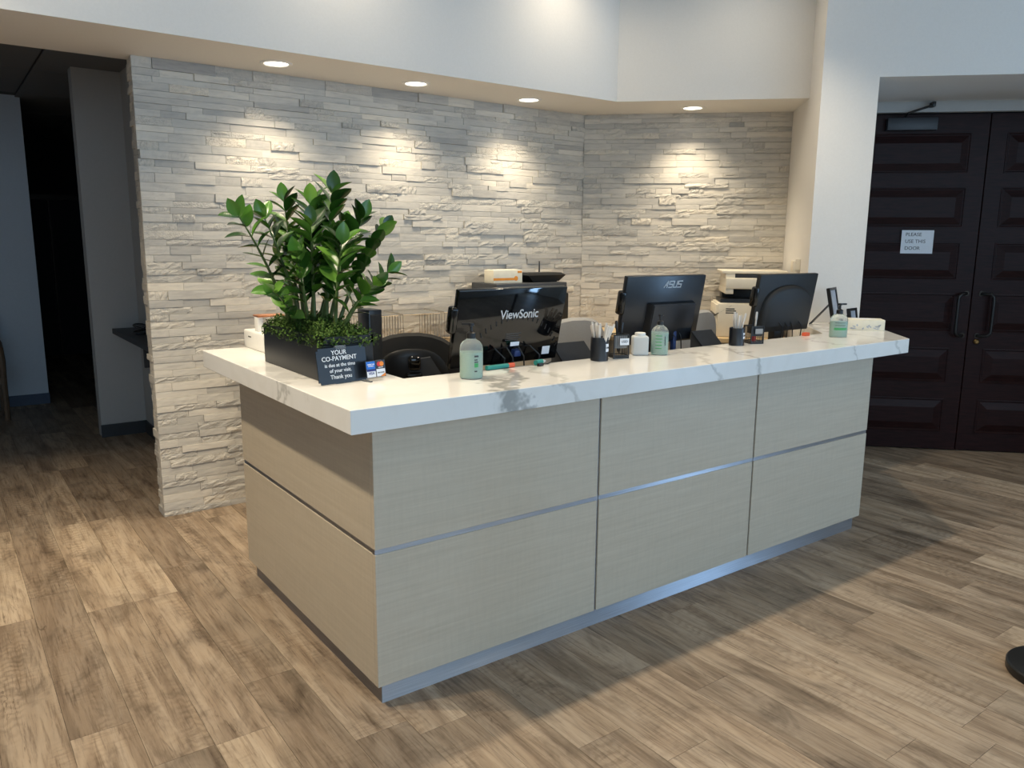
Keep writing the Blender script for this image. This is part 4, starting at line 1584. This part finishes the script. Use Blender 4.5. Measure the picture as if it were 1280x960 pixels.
# ------------------------------------------------------------------ chairs behind the desk
def swivel_base(t, fab):
    obj('gas_column', lathe([(0, .10), (.026, .10), (.026, .30), (.018, .30), (.018, .42), (0, .42)], 16), 'black', t)
    for i in range(5):
        a = 2 * math.pi * i / 5 + .3
        lg = obj('leg', tube([(0, 0, .11), (math.cos(a) * .16, math.sin(a) * .16, .095), (math.cos(a) * .27, math.sin(a) * .27, .07)], [.03, .022, .016], 8), 'black', t)
        bm = lathe([(0, -.012), (.024, -.012), (.028, -.006), (.028, .006), (.024, .012), (0, .012)], 16)
        obj('caster', bm, 'black', lg, mtx=Matrix.Translation((math.cos(a) * .27, math.sin(a) * .27, .028)) @ Matrix.Rotation(a, 4, 'Z') @ Matrix.Rotation(R(90), 4, 'Y'))
    bm = box(-.24, .24, -.23, .23, .42, .50, .03, 3)
    obj('seat', bm, fab, t)


def shell(w, zc, h, ycen, curve, thick, power, n=30):
    """upholstered back of superellipse outline, bowed toward the sitter"""
    bm = bmesh.new()
    rings = []
    for k, (sc, yo) in enumerate(((.0, 0), (.5, 0), (.8, 0), (.95, .004), (1.0, thick * .5), (.95, thick - .004), (.8, thick), (.5, thick), (0, thick))):
        ring = []
        for i in range(n):
            a = 2 * math.pi * i / n
            ca, sa = math.cos(a), math.sin(a)
            x = math.copysign(abs(ca) ** power, ca) * w * sc
            z = math.copysign(abs(sa) ** power, sa) * h * sc
            ring.append((x, ycen + yo + curve * (x / w) ** 2, zc + z))
        if sc == 0:
            rings.append([bm.verts.new(ring[0])])
        else:
            rings.append([bm.verts.new(p) for p in ring])
    for A, B in zip(rings, rings[1:]):
        for i in range(n):
            j = (i + 1) % n
            if len(A) == 1:
                bm.faces.new((A[0], B[j], B[i]))
            elif len(B) == 1:
                bm.faces.new((A[i], A[j], B[0]))
            else:
                bm.faces.new((A[i], A[j], B[j], B[i]))
    bmesh.ops.recalc_face_normals(bm, faces=bm.faces)
    return bm


ch = thing('office_chair', 'black round-backed swivel chair turned away behind the counter', 'chair', (.755, 1.13, 0), R(-25), 'swivel chairs behind the desk')
swivel_base(ch, 'blackfab')
obj('backrest', shell(.262, .905, .245, -.245, .06, .05, .86), 'blackfab', ch)
obj('rear_shell', shell(.185, .90, .18, -.258, .04, .02, .86), 'black', ch)
bm = bmesh.new()
add_prism(bm, [(-.07, .86), (.10, .86), (.11, .95), (.05, 1.045), (-.03, 1.035)], -.012, .012)
obj('bracket', bm, 'charcoal', ch, False, mtx=Matrix(((1, 0, 0, .03), (0, 0, 1, -.275), (0, 1, 0, 0), (0, 0, 0, 1))))
obj('knob', box(-.022, .034, -.325, -.28, .990, 1.055, .014, 3), 'black_gloss', ch)
obj('lever', box(-.035, .04, -.325, -.285, .90, .98, .010, 3), 'black_gloss', ch)
obj('back_post', tube([(0, -.05, .44), (0, -.22, .47), (0, -.30, .60), (0, -.29, .84)], .022, 8), 'black', ch)
for s_ in (-1, 1):
    obj('armrest', tube([(s_ * .22, .02, .46), (s_ * .29, .02, .50), (s_ * .29, .02, .66), (s_ * .29, -.12, .68), (s_ * .29, .14, .68)], .018, 8), 'black', ch)

ch2 = thing('office_chair', 'light grey fabric swivel chair between the glossy and the middle monitor', 'chair', (1.725, 1.16, 0), R(-10), 'swivel chairs behind the desk')
swivel_base(ch2, 'greyfab')
obj('backrest', shell(.23, .88, .285, -.22, .05, .055, .72), 'greyfab', ch2)
obj('back_post', tube([(0, -.05, .44), (0, -.22, .47), (0, -.28, .60), (0, -.25, .80)], .022, 8), 'black', ch2)
dup(ch2, (2.63, 1.13, -.0), R(8), 'light grey fabric swivel chair between the middle monitor and the cream printer')

# ------------------------------------------------------------------ corridor things
sh = thing('wall_shelf', 'dark grey shelf fixed in the corridor niche behind the stone wall', 'shelf', (.23, 3.6, .845))
obj('board', prism([(-.20, 1.005), (0, 1.005), (0, -1.0), (-.20, -1.0)], -.02, .02, .003), 'charcoal', sh, False)
obj('bracket', box(-.18, 0, -.01, .01, -.16, -.0195), 'charcoal', sh, False)
obj('bracket', box(-.18, 0, -.71, -.69, -.16, -.0195), 'charcoal', sh, False)
wc = thing('wire_coil', 'loose black wire coil lying on the corridor shelf', 'wire', (.15, 4.15, .866))
cp = []
for i in range(70):
    a = i * .42
    cp.append((math.cos(a) * .045, math.sin(a) * .07 + .0005 * i, .035 + .028 * math.sin(a * .53)))
obj('coil', tube(cp, .003, 5), 'cable', wc)
obj('stand', box(-.05, .05, -.09, -.03, 0, .012, .002), 'black', wc)

ac = thing('wooden_armchair', 'brown wooden armchair at the left edge in front of the blue wall', 'chair', (-.93, 5.98, 0), 0)
for sx in (-.27, .27):
    obj('leg', tube([(sx, -.25, 0), (sx, -.25, .40), (sx * 1.02, -.24, .52), (sx, -.20, .62), (sx, -.10, .66)], [.022, .024, .024, .024, .024], 8), 'wood_chair', ac)
    obj('leg', tube([(sx, .24, 0), (sx, .22, .45), (sx, .27, .85)], .022, 8), 'wood_chair', ac)
    obj('armrest', tube([(sx, -.12, .66), (sx, .05, .665), (sx, .24, .64)], .024, 8), 'black', ac)
obj('seat', box(-.26, .26, -.24, .23, .38, .47, .025, 3), 'blackfab', ac)
obj('backrest', box(-.25, .25, .20, .26, .48, .88, .02, 3), 'blackfab', ac)
obj('stretcher', box(-.26, .26, -.26, -.24, .32, .37), 'wood_chair', ac, False)

# ------------------------------------------------------------------ stanchion at the right edge
sn = thing('stanchion', 'black barrier post with heavy round base at the right edge', 'stanchion', (2.125, -1.275, 0))
obj('base', lathe([(0, 0), (.172, 0), (.175, .004), (.175, .030), (.170, .036), (.06, .046), (.035, .052), (0, .052)], 48), 'rubber', sn)
obj('post', lathe([(0, .05), (.030, .05), (.030, .92), (.036, .925), (.036, 1.0), (.030, 1.01), (0, 1.01)], 24), 'black', sn)
obj('belt_slot', box(-.038, .038, -.004, .004, .94, .985), 'charcoal', sn, False)
